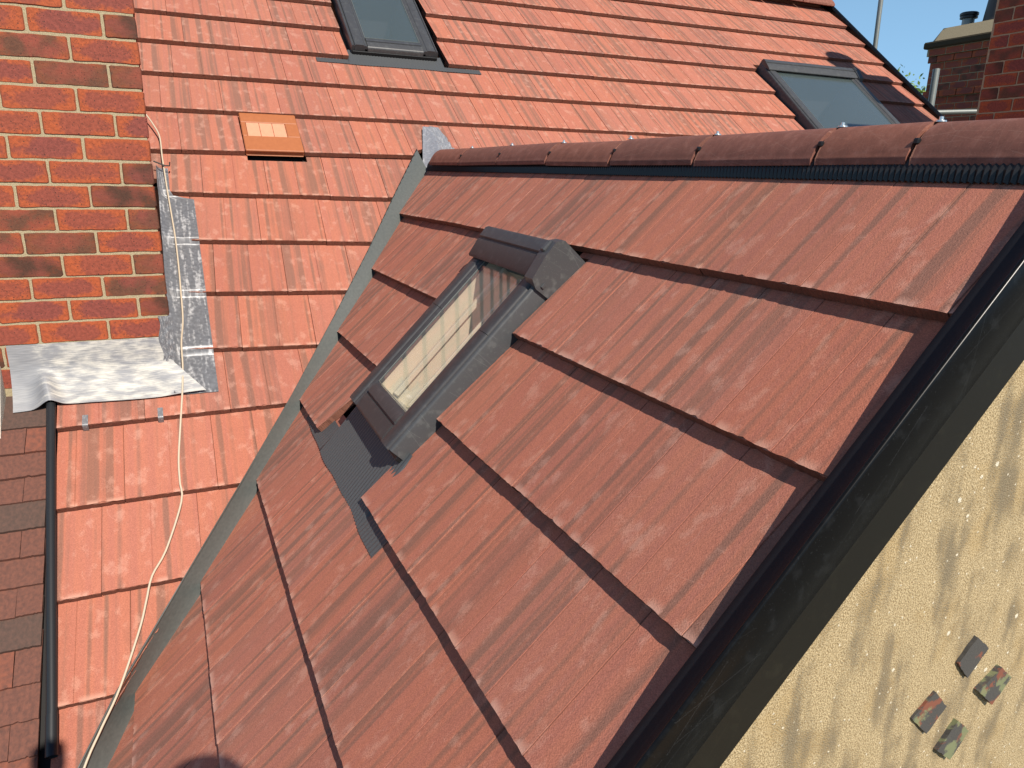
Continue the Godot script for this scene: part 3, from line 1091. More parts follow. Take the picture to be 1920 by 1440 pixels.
func build_main_roof() -> void:
	var R := thing("main_roof", "large red concrete tiled roof behind the valley, rising to its own ridge", "roof")
	var SA := {-3: [-1.0, 0.0], -2: [-0.669, 0.0], -1: [-0.338, -0.012], 0: [-0.0083, -0.0127], 1: [0.3302, -0.0026], 2: [0.665, 0.0015], 3: [1.0029, 0.0075], 4: [1.3238, -0.0427], 5: [1.6472, -0.0435], 6: [1.9795, -0.0415], 7: [2.3113, -0.0286], 8: [2.6391, 0.0094], 9: [2.9904, -0.0032], 10: [3.32, -0.002], 11: [3.6433, -0.0004], 12: [3.9599, 0.0035], 13: [4.275, 0.0048], 14: [4.574, 0.009], 15: [4.845, 0.020], 16: [5.25, 0.0]}
	# the gable roof and its far slope take this out of the main roof
	var bcut := PackedVector2Array()
	for v in VL:
		bcut.append(v)
	bcut.append_array([Vector2(1.375, 2.74), Vector2(1.53, 2.62), Vector2(1.72, 2.30), Vector2(2.39, 1.0), Vector2(3.3, -0.6), Vector2(3.3, -1.2), Vector2(-0.66, -1.2)])
	var cuts := [bcut,
		rect(1.062, 1.742, 3.62, 4.66),
		rect(4.63, 5.82, 2.74, 4.045),
		rect(0.3262, 0.6336, 2.60, 2.975),
		rect(5.21, 6.40, 1.2, 1.86),
		PackedVector2Array([Vector2(-0.9, 1.18), Vector2(-0.10, 1.18), Vector2(-0.10, 2.42), Vector2(-0.9, 2.42)])]
	for r in range(-2, 16):
		var c: Array = SA[r]
		var gauge: float = SA[r + 1][0] - c[0]
		if r == 15:
			gauge = 0.33
		var phase := 0.3262 if r % 2 == 0 else 0.3262 + HW * 0.5
		if r in [1, 4, 9, 14]:
			phase += HW
		var u0 := -0.507
		if r >= 4:
			u0 = -0.10
		if r >= 7:
			u0 = -0.35
		if r <= 6:
			course(FA, R, c[0], c[1], gauge, phase, u0, 1.35, cuts, 0.0022)
		else:
			course(FA, R, c[0], c[1], gauge, phase, u0, 6.47, cuts, 0.0022)
	var rows := []
	for k in range(-3, 16):
		rows.append([k * 0.33, k * 0.33 + 0.33])
	var dc := cuts.duplicate()
	dc.remove_at(3)
	dc.remove_at(3)
	deck(FA, R, rows, -0.50, 6.46, dc, -0.062)
	# ridge of the main roof
	var u := 6.46
	var k := 0
	while u > 1.0:
		var st := S()
		var T := Transform3D(Basis(Vector3(0, 0, -1), Vector3(0, 1, 0), Vector3(1, 0, 0)), rp(FA, u - 0.44, 5.42, 0.0) + Vector3(0, 0.045, 0.0))
		ridge_cap(st, T, 0.436)
		obj("ridge_tile", st, M["ridge%d" % (k % 3)], R)
		u -= 0.445
		k += 1
	# far slope, only there to close the house
	var st2 := S()
	var top := rp(FA, 0, 5.42, -0.03)
	quad(st2, Vector3(-0.5, top.y, top.z), Vector3(6.46, top.y, top.z), Vector3(6.46, top.y - 3.2, top.z - 4.0), Vector3(-0.5, top.y - 3.2, top.z - 4.0), Vector3(0, 1, -1))
	obj("far_slope", st2, M.tile0, R)
	# verge trim along the right end
	st2 = S()
	var pr := PackedVector2Array([Vector2(-0.035, -0.06), Vector2(-0.035, 0.012), Vector2(-0.02, 0.024), Vector2(0.012, 0.024), Vector2(0.018, 0.015), Vector2(0.018, -0.12), Vector2(0.006, -0.12), Vector2(0.006, -0.06)])
	prism(st2, FA * Transform3D(Basis(), Vector3(6.478, 0, 0)), pr, -5.45, 1.0, Vector2.ONE, Vector2.ZERO, true)
	obj("verge_trim", st2, M.verge, R)
	st2 = S()
	box(st2, Transform3D(Basis(), rp(FA, 6.478, 5.45, 0.0)), Vector3(-0.06, -0.06, -0.10), Vector3(0.028, 0.075, 0.06), 0.01)
	obj("verge_end_cap", st2, M.verge, R)

func ridge_cap(st: SurfaceTool, T: Transform3D, l: float, hw := 0.132, ht := 0.098) -> void:
	# profile in (x across, y up), extruded along z from 0 to l; hollow underside
	var up := [Vector2(-1.02, -1.0), Vector2(-1.03, -0.83), Vector2(-1.00, -0.795), Vector2(-0.965, -0.70), Vector2(-0.86, -0.52), Vector2(-0.68, -0.30), Vector2(-0.46, -0.13), Vector2(-0.22, -0.03), Vector2(0, 0), Vector2(0.22, -0.03), Vector2(0.46, -0.13), Vector2(0.68, -0.30), Vector2(0.86, -0.52), Vector2(0.965, -0.70), Vector2(1.00, -0.795), Vector2(1.03, -0.83), Vector2(1.02, -1.0)]
	var p := PackedVector2Array()
	for v in up:
		p.append(v * Vector2(hw, ht))
	for i in range(up.size() - 1, -1, -1):
		var v: Vector2 = up[i]
		p.append(Vector2(v.x * (hw - 0.020), maxf(v.y, -1.0) * ht - (0.0 if i == 0 or i == up.size() - 1 else 0.019)))
	prism(st, T, p, 0.0, l, Vector2.ONE, Vector2.ZERO, true)

func build_gable_roof() -> void:
	var R := thing("gable_roof", "red concrete tiled gable roof with ridge caps, running into the main roof", "roof")
	var SB := {0: [0.0083, -0.0010], 1: [-0.3268, 0.0018], 2: [-0.6588, 0.0045], 3: [-0.9742, 0.0058], 4: [-1.3126, -0.0017], 5: [-1.6257, 0.0067], 6: [-1.958, 0.003], 7: [-2.29, 0.0], 8: [-2.62, 0.0]}
	var vcut := PackedVector2Array()
	for v in VR:
		vcut.append(v)
	vcut.append_array([Vector2(-4.4, 0.7), Vector2(-6.0, 0.7), Vector2(-6.0, -3.2), Vector2(-1.2, -3.2)])
	var wcut := PackedVector2Array([Vector2(-2.485, -0.01), Vector2(-1.885, -0.01), Vector2(-1.928, -0.82), Vector2(-1.958, -0.86), Vector2(-1.960, -1.05), Vector2(-2.637, -1.05), Vector2(-2.585, -0.80), Vector2(-2.50, -0.78)])
	var phases := [-0.760, -0.867, -0.8 + 0.022, -0.877, -0.82, -0.74, -0.82, -0.74, -0.8]
	for r in range(0, 8):
		var c: Array = SB[r]
		var gauge: float = 0.335
		if r > 0:
			gauge = SB[r - 1][0] - c[0]
		var cuts := [vcut]
		if r >= 1 and r <= 3:
			cuts.append(wcut)
		course(FB, R, c[0], c[1], gauge, phases[r] + (HW if r % 3 == 1 else 0.0), -4.6, -0.735, cuts, 0.0026)
	var rows := []
	for k in range(-9, 2):
		rows.append([k * 0.33 - 0.3, k * 0.33 + 0.03])
	deck(FB, R, rows, -4.6, -0.74, [vcut, rect(-2.44, -1.92, -0.79, -0.05)], -0.062)
	# the slope on the far side of the ridge
	var st := S()
	var hi := rp(FB, -0.74, 0.44, -0.02)
	var lo := rp(FB, -4.25, 0.44, -0.02)
	quad(st, hi, lo, lo + Vector3(1.6, -1.65, 1.6), hi + Vector3(2.1, -2.15, 0), Vector3(1, 1, 0))
	obj("far_slope", st, M.tile0, R)
	# pleated vent roll under the ridge
	st = S()
	var g := []
	var n := 520
	for i in n + 1:
		var z := lerpf(-4.10, -0.735, float(i) / n)
		var q := 0.004 if i % 2 == 0 else -0.002
		var tl := lerpf(0.342, 0.312, float(i) / n)
		g.append([rp(FB, z, tl, -0.021 + q), rp(FB, z, tl + 0.008, -0.015 + q), rp(FB, z, tl + 0.018, -0.006 + q * 0.5), rp(FB, z, 0.372, 0.002), rp(FB, z, 0.40, 0.006)])
	sheet(st, g, Vector3(-0.7, 0.7, 0), 0.001, 1.0, true)
	obj("vent_roll", st, M.black, R)
	# ridge caps
	var J := [-4.03, -3.581, -3.105, -2.627, -2.167, -1.733, -1.303, -1.061, -0.690]
	for i in J.size() - 1:
		var z0: float = J[i] + 0.006
		var z1: float = J[i + 1] - 0.005
		var f := (z0 + 4.0) / 3.3
		var ax := Vector3(1.400 + (z0 + 2.0) * 0.0207, lerpf(0.144, 0.121, f) + rng.randf_range(-0.0035, 0.0035), z0)
		var dir := Vector3(0.0207 + rng.randf_range(-0.008, 0.008), -0.0062 + rng.randf_range(-0.008, 0.008), 1.0).normalized()
		var X := Vector3.UP.cross(dir).normalized()
		var T := Transform3D(Basis(X, dir.cross(X), dir), ax)
		st = S()
		ridge_cap(st, T, z1 - z0, 0.080 + rng.randf_range(-0.002, 0.002), 0.086)
		var cap := obj("ridge_tile", st, M["ridge%d" % (i % 3)], R)
		# rough pale end of the cap and the black union below the joint
		st = S()
		ridge_cap(st, T * Transform3D(Basis.from_scale(Vector3(0.992, 0.992, 1)), Vector3(0, -0.0012, -0.0016)), 0.0035, 0.0795, 0.0855)
		obj("cut_end", st, M.raw, cap)
		if i > 0:
			st = S()
			ridge_cap(st, T * Transform3D(Basis(), Vector3(0, -0.014, -0.026)), 0.048, 0.072, 0.070)
			box(st, T, Vector3(-0.071, -0.046, -0.010), Vector3(-0.060, -0.033, 0.004), 0.003)
			obj("ridge_union", st, M.black, cap)
			st = S()
			lathe(st, T * Transform3D(Basis(), Vector3(-0.004, 0.0, -0.004)), [Vector2(0.0001, 0.011), Vector2(0.004, 0.010), Vector2(0.0045, 0.004), Vector2(0.010, 0.003), Vector2(0.0105, 0.0), Vector2(0.003, -0.001)], 12)
			obj("clamp_screw", st, M.silver, cap)
	# black verge: cap with a rounded nose over the tile ends, then the board below it
	var sk := 0.012
	var dirv := Vector3(-sk, 0, -1)   # up the slope
	var V := FB * Transform3D(Basis(Vector3(1, 0, 0), Vector3(0, 1, 0), Vector3(sk, 0, 1)), Vector3(-0.7435, 0, 0))
	# the profile shears with the slope by a hair so that it follows the tile ends
	var vt := thing("verge", "glossy black plastic verge capping the gable roof edge", "verge")
	var fl := PackedVector2Array([Vector2(-0.010, -0.030), Vector2(-0.005, 0.006), Vector2(-0.001, 0.010), Vector2(0.010, 0.012), Vector2(0.030, 0.017), Vector2(0.044, 0.0268), Vector2(0.0525, 0.0336), Vector2(0.0525, -0.030)])
	st = S()
	prism(st, V, fl, -0.52, 2.7, Vector2.ONE, Vector2.ZERO, true)
	obj("flange", st, M.verge_matt, vt)
	var pr := PackedVector2Array([Vector2(0.053, -0.055), Vector2(0.053, 0.0345), Vector2(0.0550, 0.0357), Vector2(0.0575, 0.0355), Vector2(0.0600, 0.0335), Vector2(0.0612, 0.030), Vector2(0.0625, -0.046), Vector2(0.058, -0.052)])
	st = S()
	prism(st, V, pr, -0.52, 2.7, Vector2.ONE, Vector2.ZERO, true)
	obj("cap", st, M.verge, vt)
	st = S()
	box(st, V, Vector3(0.020, -0.135, -0.50), Vector3(0.050, -0.0605, 2.7), 0.003)
	var bb := obj("bargeboard", st, M.bargeboard, self)
	tag(bb, "dark olive brown bargeboard between the black verge and the rendered wall", "bargeboard")

func build_valley() -> void:
	var st := S()
	var g := []
	var n := 72
	for i in n + 1:
		var f := float(i) / n
		var l := lerp_poly(VL, f) + Vector2(0.0, 0.0)
		var r := lerp_poly(VR, f)
		var L := rp(FA, l.x, l.y, 0.0)
		var Rr := rp(FB, r.x, r.y, 0.0)
		var na := FA.basis.y
		var nb := FB.basis.y
		var up := (na + nb).normalized()
		var across := (Rr - L)
		g.append([L - across * 0.02 - na * 0.03, L + na * 0.004, L + across * 0.05 + up * 0.013, L + across * 0.14 + up * 0.015, L + across * 0.5 + up * 0.006, Rr - nb * 0.006 - across * 0.04, Rr - nb * 0.035])
	sheet(st, g, Vector3(0.7, 0.7, 0.6), 0.0012)
	var v := obj("valley_trough", st, M.grp, self)
	tag(v, "grey fibreglass valley trough between the two red tiled roofs", "valley")

func build_chimney() -> void:
	var t := thing("brick_chimney", "orange red brick chimney with pale mortar and lead at its foot", "chimney")
	var hb := 0.083019
	var lb := 0.231489
	brick_face(FC, t, -1.25, 0.0, -9, 16, hb, lb, 0)
	# the flank that faces the gable roof
	var FS := FC * Transform3D(Basis(Vector3.UP, PI / 2 + 0.075), Vector3(-0.002, 0, -0.014))
	brick_face(FS, t, 0.0, 1.0, -9, 14, hb, lb, 1)
	var st := S()
	prism(st, FC * TT, PackedVector2Array([Vector2(-1.26, 0.0028), Vector2(-0.006, 0.0028), Vector2(-0.083, 1.03), Vector2(-1.26, 1.03)]), -hb * 18.0, hb * 9.0)
	obj("mortar", st, M.mortar, t)
	# lead apron: upstand on the brick face, then out over the tiles; it lifts over the pipe
	var g := []
	var nz := FastNoiseLite.new()
	nz.seed = 9
	nz.frequency = 6.0
	for i in 61:
		var f := i / 60.0
		var row := []
		var xc := lerpf(-0.556, -0.005, f)
		var xr := lerpf(-0.650, 0.012, f)
		var lift := 0.034 * exp(-pow((xr + 0.524) / 0.030, 2.0))
		for j in 15:
			var k := j / 14.0
			var p: Vector3
			if k < 0.32:
				var y := -hb * lerpf(13.96, 15.15, k / 0.32)
				p = FC * Vector3(xc, y, 0.006 + 0.004 * k)
			else:
				var q := (k - 0.32) / 0.68
				var up := FC * Vector3(xc, -hb * 15.15, 0.008)
				var dn := rp(FA, xr, 1.098 + sin(f * 7.0) * 0.004, 0.004 + lift - 0.020 * sm(-0.545, -0.60, xr))
				p = up.lerp(dn, q) + FA.basis.y * (lift * sin(q * PI) * 0.7 - 0.012 * sin(q * PI) * (1.0 - sm(0.7, 0.9, f)) + 0.011 * sm(0.72, 0.92, f) * q)
			p += FA.basis.y * nz.get_noise_3d(p.x * 2.0, p.y * 2.0, p.z * 2.0) * 0.0009
			row.append(p)
		g.append(row)
	st = S()
	sheet(st, g, Vector3(0, 0.6, 0.8), 0.0022)
	var ap := obj("lead_apron", st, M.lead0, self)
	tag(ap, "chalky white lead apron across the foot of the brick chimney", "flashing")
	# side flashing dressed down over the steps of the tiles
	g = []
	var steps := [1.003, 1.3275, 1.651, 1.983, 2.314, 2.64]
	for i in 13:
		var f := i / 12.0
		var row := []
		for j in 115:
			var s := lerpf(1.100, 2.50, j / 114.0)
			var lo := 0
			for k in steps.size():
				if s >= steps[k]:
					lo = k
			var fr: float = (s - steps[lo]) / (steps[mini(lo + 1, 5)] - steps[lo])
			var d: float = -0.0265 * fr + 0.005
			# soften the drop at each step
			var near_top := sm(0.955, 1.0, fr)
			d = lerpf(d, 0.004, near_top)
			var wd := lerpf(0.058, 0.047, (s - 1.1) / 1.4)
			if s > 2.28:
				wd = lerpf(0.047, -0.055, sm(2.28, 2.31, s))
			var x := lerpf(-0.105, wd, f)
			d += nz.get_noise_2d(x * 3.0, s * 3.0) * 0.0035 + 0.02 * pow(1.0 - f, 6.0)
			row.append(rp(FA, x, s, d))
		g.append(row)
	st = S()
	sheet(st, g, FA.basis.y, 0.0022)
	var sf := obj("side_flashing", st, M.lead1, self)
	tag(sf, "dark grey lead strip stepping up the tiles beside the brick chimney", "flashing")
	# corner tab folded on to the face
	st = S()
	g = []
	for i in 9:
		var row := []
		for j in 21:
			var x := lerpf(-0.041 + 0.006 * sin(j * 0.5), 0.009, i / 8.0)
			row.append(FC * Vector3(x, -hb * lerpf(12.95, 15.3, j / 20.0), 0.0085 + nz.get_noise_2d(i * 0.05, j * 0.06) * 0.004))
		g.append(row)
	sheet(st, g, FC.basis.z, 0.002)
	var ct := obj("lead_corner", st, M.lead1, self)
	tag(ct, "small dark lead tab folded round the chimney corner above the white apron", "flashing")
	# old cement fillet further along
	st = S()
	var prof := PackedVector2Array([Vector2(0, -hb * 14.9), Vector2(0.01, -hb * 14.9), Vector2(0.10, -hb * 16.6), Vector2(0.20, -hb * 18.4), Vector2(0, -hb * 18.4)])
	prism(st, FC * Transform3D(Basis(Vector3(0, 0, 1), Vector3(0, 1, 0), Vector3(-1, 0, 0)), Vector3(-0.585, 0, 0)), prof, 0.0, 0.65)
	var cf := obj("cement_fillet", st, M.cement, self)
	tag(cf, "pale old cement fillet beside the lead apron under the chimney bricks", "flashing")

func build_neighbour_roof() -> void:
	var t := thing("old_tiled_roof", "old dark brown plain clay tile roof beside the black pipe", "roof")
	var st: SurfaceTool
	var meshes := []
	for k in 4:
		st = S()
		var p := PackedVector2Array([Vector2(0.001, 0.0), Vector2(0.164, 0.0), Vector2(0.164, 0.17), Vector2(0.001, 0.17)])
		prism(st, TT, rough_edge(p, 0.0022), -0.012, 0.0)
		meshes.append(st.commit())
	var rows := [1.028, 0.919, 0.815, 0.718, 0.609, 0.511, 0.407, 0.308, 0.204, 0.092, -0.013, -0.116, -0.22, -0.325, -0.43]
	for r in rows.size():
		var u := -0.606 - 0.165 + (0.0 if r % 2 == 1 else 0.0825) + rng.randf_range(-0.004, 0.004)
		for c in range(-3, 2):
			var ua := u + c * 0.1655
			var wd := minf(1.0, (-0.537 - ua) / 0.165)
			if wd < 0.2:
				continue
			var mm: String = ["old_tile", "old_tile", "old_tile_dark", "old_tile", "old_tile_red"][rng.randi() % 5]
			var b := Basis(Vector3.UP, rng.randf_range(-0.008, 0.008)) * Basis(Vector3.RIGHT, -0.11 + rng.randf_range(-0.01, 0.01))
			put("plain_tile", meshes[rng.randi() % 4], M[mm], t, FA * Transform3D(b * Basis.from_scale(Vector3(wd, 1, 1)), Vector3(ua, -0.012 + rng.randf_range(-0.002, 0.002), -rows[r] + rng.randf_range(-0.003, 0.003))))
	st = S()
	prism(st, FA * TT, rect(-2.0, -0.50, -0.6, 1.3), -0.075, -0.05)
	obj("underlay", st, M.gap, t)
	# black pipe in the join
	var pts := []
	for i in 9:
		var f := i / 8.0
		pts.append(rp(FA, lerpf(-0.527, -0.499, f), lerpf(1.16, -0.138, f), 0.004 + 0.004 * sin(f * 5.0)))
	st = S()
	tube(st, pts, 0.0158, 14, -1.0, false)
	var pipe := thing("black_pipe", "thin black pipe lying between the old tiles and the red tiles", "pipe")
	obj("tube_wall", st, M.pipe_black, pipe)
	st = S()
	tube(st, [rp(FA, -0.501, -0.02, 0.006), rp(FA, -0.499, -0.138, 0.006)], 0.0168, 14, -1.0, false)
	obj("coupling", st, M.pipe_black, pipe)

func build_windows() -> void:
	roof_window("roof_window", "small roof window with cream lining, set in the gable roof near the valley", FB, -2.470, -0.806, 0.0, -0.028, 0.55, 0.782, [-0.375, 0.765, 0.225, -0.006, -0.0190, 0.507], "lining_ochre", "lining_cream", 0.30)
	roof_window("roof_window", "narrow grey roof window above the terracotta vent tile on the main roof", FA, 1.088, 3.695, 0.0, 0.0, 0.583, 0.90, [-0.235, 0.875, 0.118, -0.01, -0.0175, 0.375], "room", "room", 0.5)
	roof_window("roof_window", "wide grey roof window near the right verge of the main roof", FA, 4.66, 2.80, 0.0, 0.0, 1.09, 1.20, [-0.25, 1.34, 0.13, -0.01, -0.0195, 0.4], "room", "room", 0.5)

func build_stacks() -> void:
	# neighbouring stack close to the gable roof
	var t := thing("brick_stack", "tall shaded brick stack rising behind the gable ridge", "chimney", Transform3D.IDENTITY, "far brick stacks")
	var F := Transform3D(Basis(Vector3.UP, -PI / 2), Vector3(5.2, 1.40, -2.85))
	# local x runs to +z of the world, z out to -x
	F = Transform3D(Basis(Vector3(0, 0, 1), Vector3(0, 1, 0), Vector3(-1, 0, 0)), Vector3(5.2, 1.408, -2.82))
	brick_face(F, t, -0.81, 0.0, 0, 22, 0.083, 0.2315, 0, "brick")
	var F2 := Transform3D(Basis(), Vector3(6.55, 1.408, -2.82))
	brick_face(F2, t, -1.35, 0.0, 0, 14, 0.083, 0.2315, 1, "brick")
	var st := S()
	box(st, Transform3D.IDENTITY, Vector3(5.2035, -1.2, -3.63), Vector3(6.55, 1.41, -2.8235))
	box(st, Transform3D.IDENTITY, Vector3(5.96, 1.41, -3.60), Vector3(6.50, 2.52, -2.88), 0.01)
	obj("mortar", st, M.mortar, t)
	st = S()
	box(st, Transform3D.IDENTITY, Vector3(5.93, 2.52, -3.63), Vector3(6.53, 2.60, -2.85), 0.015)
	obj("cap_slab", st, M.stone_cap, t)
	st = S()
	lathe(st, Transform3D(Basis(), Vector3(6.14, 2.60, -3.3)), [Vector2(0.17, 0.0), Vector2(0.155, 0.1), Vector2(0.15, 0.52), Vector2(0.17, 0.56), Vector2(0.165, 0.62), Vector2(0.12, 0.62), Vector2(0.12, 0.0)], 20)
	obj("pot", st, M.pot, t)
	# stack of the next house
	t = thing("brick_stack", "distant brick stack with mossy concrete capping and two pots", "chimney", Transform3D.IDENTITY, "far brick stacks")
	F = Transform3D(Basis(Vector3(0, 0, 1), Vector3(0, 1, 0), Vector3(-1, 0, 0)), Vector3(8.9, 1.66, -5.95))
	brick_face(F * Transform3D(Basis(), Vector3(0.02, 0, 0.045)), t, -1.055, 0.0, 0, 1, 0.083, 0.2315, 0, "brick")
	brick_face(F * Transform3D(Basis(), Vector3(0.01, 0, 0.022)), t, -1.035, 0.0, 1, 2, 0.083, 0.2315, 0, "brick")
	brick_face(F, t, -1.0, 0.0, 2, 6, 0.083, 0.2315, 0, "brick")
	brick_face(F * Transform3D(Basis(), Vector3(0.02, 0, 0.04)), t, -1.045, 0.0, 6, 7, 0.083, 0.2315, 0, "brick")
	brick_face(F, t, -1.0, 0.0, 7, 20, 0.083, 0.2315, 0, "brick")
	st = S()
	box(st, Transform3D.IDENTITY, Vector3(8.904, -2.0, -6.949), Vector3(9.7, 1.66, -5.95))
	box(st, Transform3D.IDENTITY, Vector3(8.859, 1.577, -6.984), Vector3(9.72, 1.665, -5.92))
	obj("mortar", st, M.mortar, t)
	st = S()
	box(st, Transform3D.IDENTITY, Vector3(8.82, 1.665, -7.03), Vector3(9.76, 1.745, -5.90), 0.015)
	obj("slab_edge", st, M.moss, t)
	st = S()
	var pf := PackedVector2Array([Vector2(8.83, 1.745), Vector2(9.75, 1.745), Vector2(9.62, 1.90), Vector2(8.96, 1.90)])
	var n0 := []
	var cz := [-7.02, -6.88, -6.0, -5.9]
	var ring := []
	for k in 4:
		var sc := 1.0 if k in [1, 2] else 0.0
		ring.append([Vector3(8.83, 1.745, cz[k]), Vector3(9.75, 1.745, cz[k]), Vector3(9.62, 1.745 + 0.155 * sc + 0.002, cz[k]), Vector3(8.95, 1.745 + 0.155 * sc + 0.002, cz[k])])
	for k in 3:
		for i in 4:
			var i2 := (i + 1) % 4
			quad(st, ring[k][i], ring[k][i2], ring[k + 1][i2], ring[k + 1][i], (ring[k][i] + ring[k][i2]) * 0.5 - Vector3(9.29, 1.78, ring[k][i].z))
	obj("concrete_capping", st, M.stone_cap, t)
	st = S()
	lathe(st, Transform3D(Basis(), Vector3(9.08, 1.88, -6.66)), [Vector2(0.07, 0.0), Vector2(0.068, 0.11)], 20)
	obj("cowl_stem", st, M.galv, t)
	st = S()
	lathe(st, Transform3D(Basis(), Vector3(9.08, 1.985, -6.66)), [Vector2(0.075, 0.0), Vector2(0.098, 0.004), Vector2(0.098, 0.024), Vector2(0.085, 0.028), Vector2(0.085, 0.034), Vector2(0.104, 0.038), Vector2(0.104, 0.062), Vector2(0.09, 0.072), Vector2(0.0001, 0.085)], 24)
	obj("cowl_cap", st, M.black, t)
	st = S()
	lathe(st, Transform3D(Basis(), Vector3(9.16, 1.88, -6.30)), [Vector2(0.205, 0.0), Vector2(0.19, 0.05), Vector2(0.14, 0.55), Vector2(0.16, 0.58), Vector2(0.15, 0.66)], 24)
	obj("pot", st, M.pot, t)
	# scaffold tubes beyond the right verge
	for q in [[Vector3(6.80, -1.0, -5.93), Vector3(6.88, 2.6, -6.09), 0.0242, "upright scaffold tube standing beyond the right verge against the sky"], [Vector3(7.10, -0.6, -5.44), Vector3(7.23, 1.155, -5.56), 0.033, "short upright tube in front of the far shaded stack"], [Vector3(7.12, 0.725, -5.52), Vector3(7.66, 0.752, -5.345), 0.024, "level tube below the far shaded stack"]]:
		st = S()
		tube(st, [q[0], q[0].lerp(q[1], 0.5), q[1]], q[2], 14)
		var p := obj("scaffold_tube", st, M.galv, self)
		tag(p, q[3], "pole", "scaffold tubes")
	st = S()
	tube(st, [Vector3(-0.27, -6.7, 0.16), Vector3(-0.25, -1.0, 0.155), Vector3(-0.238, 0.44, 0.15)], 0.0242, 14)
	box(st, Transform3D(Basis(), Vector3(-0.238, 0.40, 0.15)), Vector3(-0.042, -0.06, -0.035), Vector3(0.042, 0.03, 0.035), 0.012)
	tag(obj("scaffold_tube", st, M.galv, self), "near scaffold upright whose shadow falls by the end of the black pipe", "pole", "scaffold tubes")
	# a tree far behind
	var tr := thing("leafy_tree", "bright green tree top showing between the verge and the far stack", "tree", Transform3D(Basis(), Vector3(22.6, -6.7, -17.6)))
	st = S()
	tube(st, [Vector3(0, 0, 0), Vector3(0.1, 3, 0.05), Vector3(0.0, 6.0, 0.0), Vector3(-0.1, 8.4, 0.1)], 0.28, 10, 0.06)
	for k in 7:
		var an := k * 0.9
		tube(st, [Vector3(0, 4.0 + k * 0.5, 0), Vector3(cos(an) * 0.9, 5.2 + k * 0.5, sin(an) * 0.9), Vector3(cos(an) * 1.7, 6.0 + k * 0.45, sin(an) * 1.7)], 0.09, 6, 0.02)
	obj("trunk", st, M.bark, tr)
	st = S()
	for k in 9000:
		var dv := Vector3(rng.randfn(), rng.randfn(), rng.randfn()).normalized() * pow(rng.randf(), 0.4)
		var lump := 1.0 + 0.25 * sin(dv.x * 7.0 + dv.y * 5.0) * cos(dv.z * 6.0)
		var c := Vector3(0, 7.5, 0) + dv * Vector3(2.6, 2.55, 2.6) * lump
		var e := Vector3(rng.randfn(), rng.randfn(), rng.randfn()).normalized()
		var f := e.cross(Vector3(rng.randfn(), rng.randfn(), rng.randfn())).normalized()
		var sz := rng.randf_range(0.05, 0.10)
		quad(st, c - e * sz, c + f * sz * 0.5, c + e * sz, c - f * sz * 0.5, e.cross(f))
	obj("crown", st, M.leaf, tr)

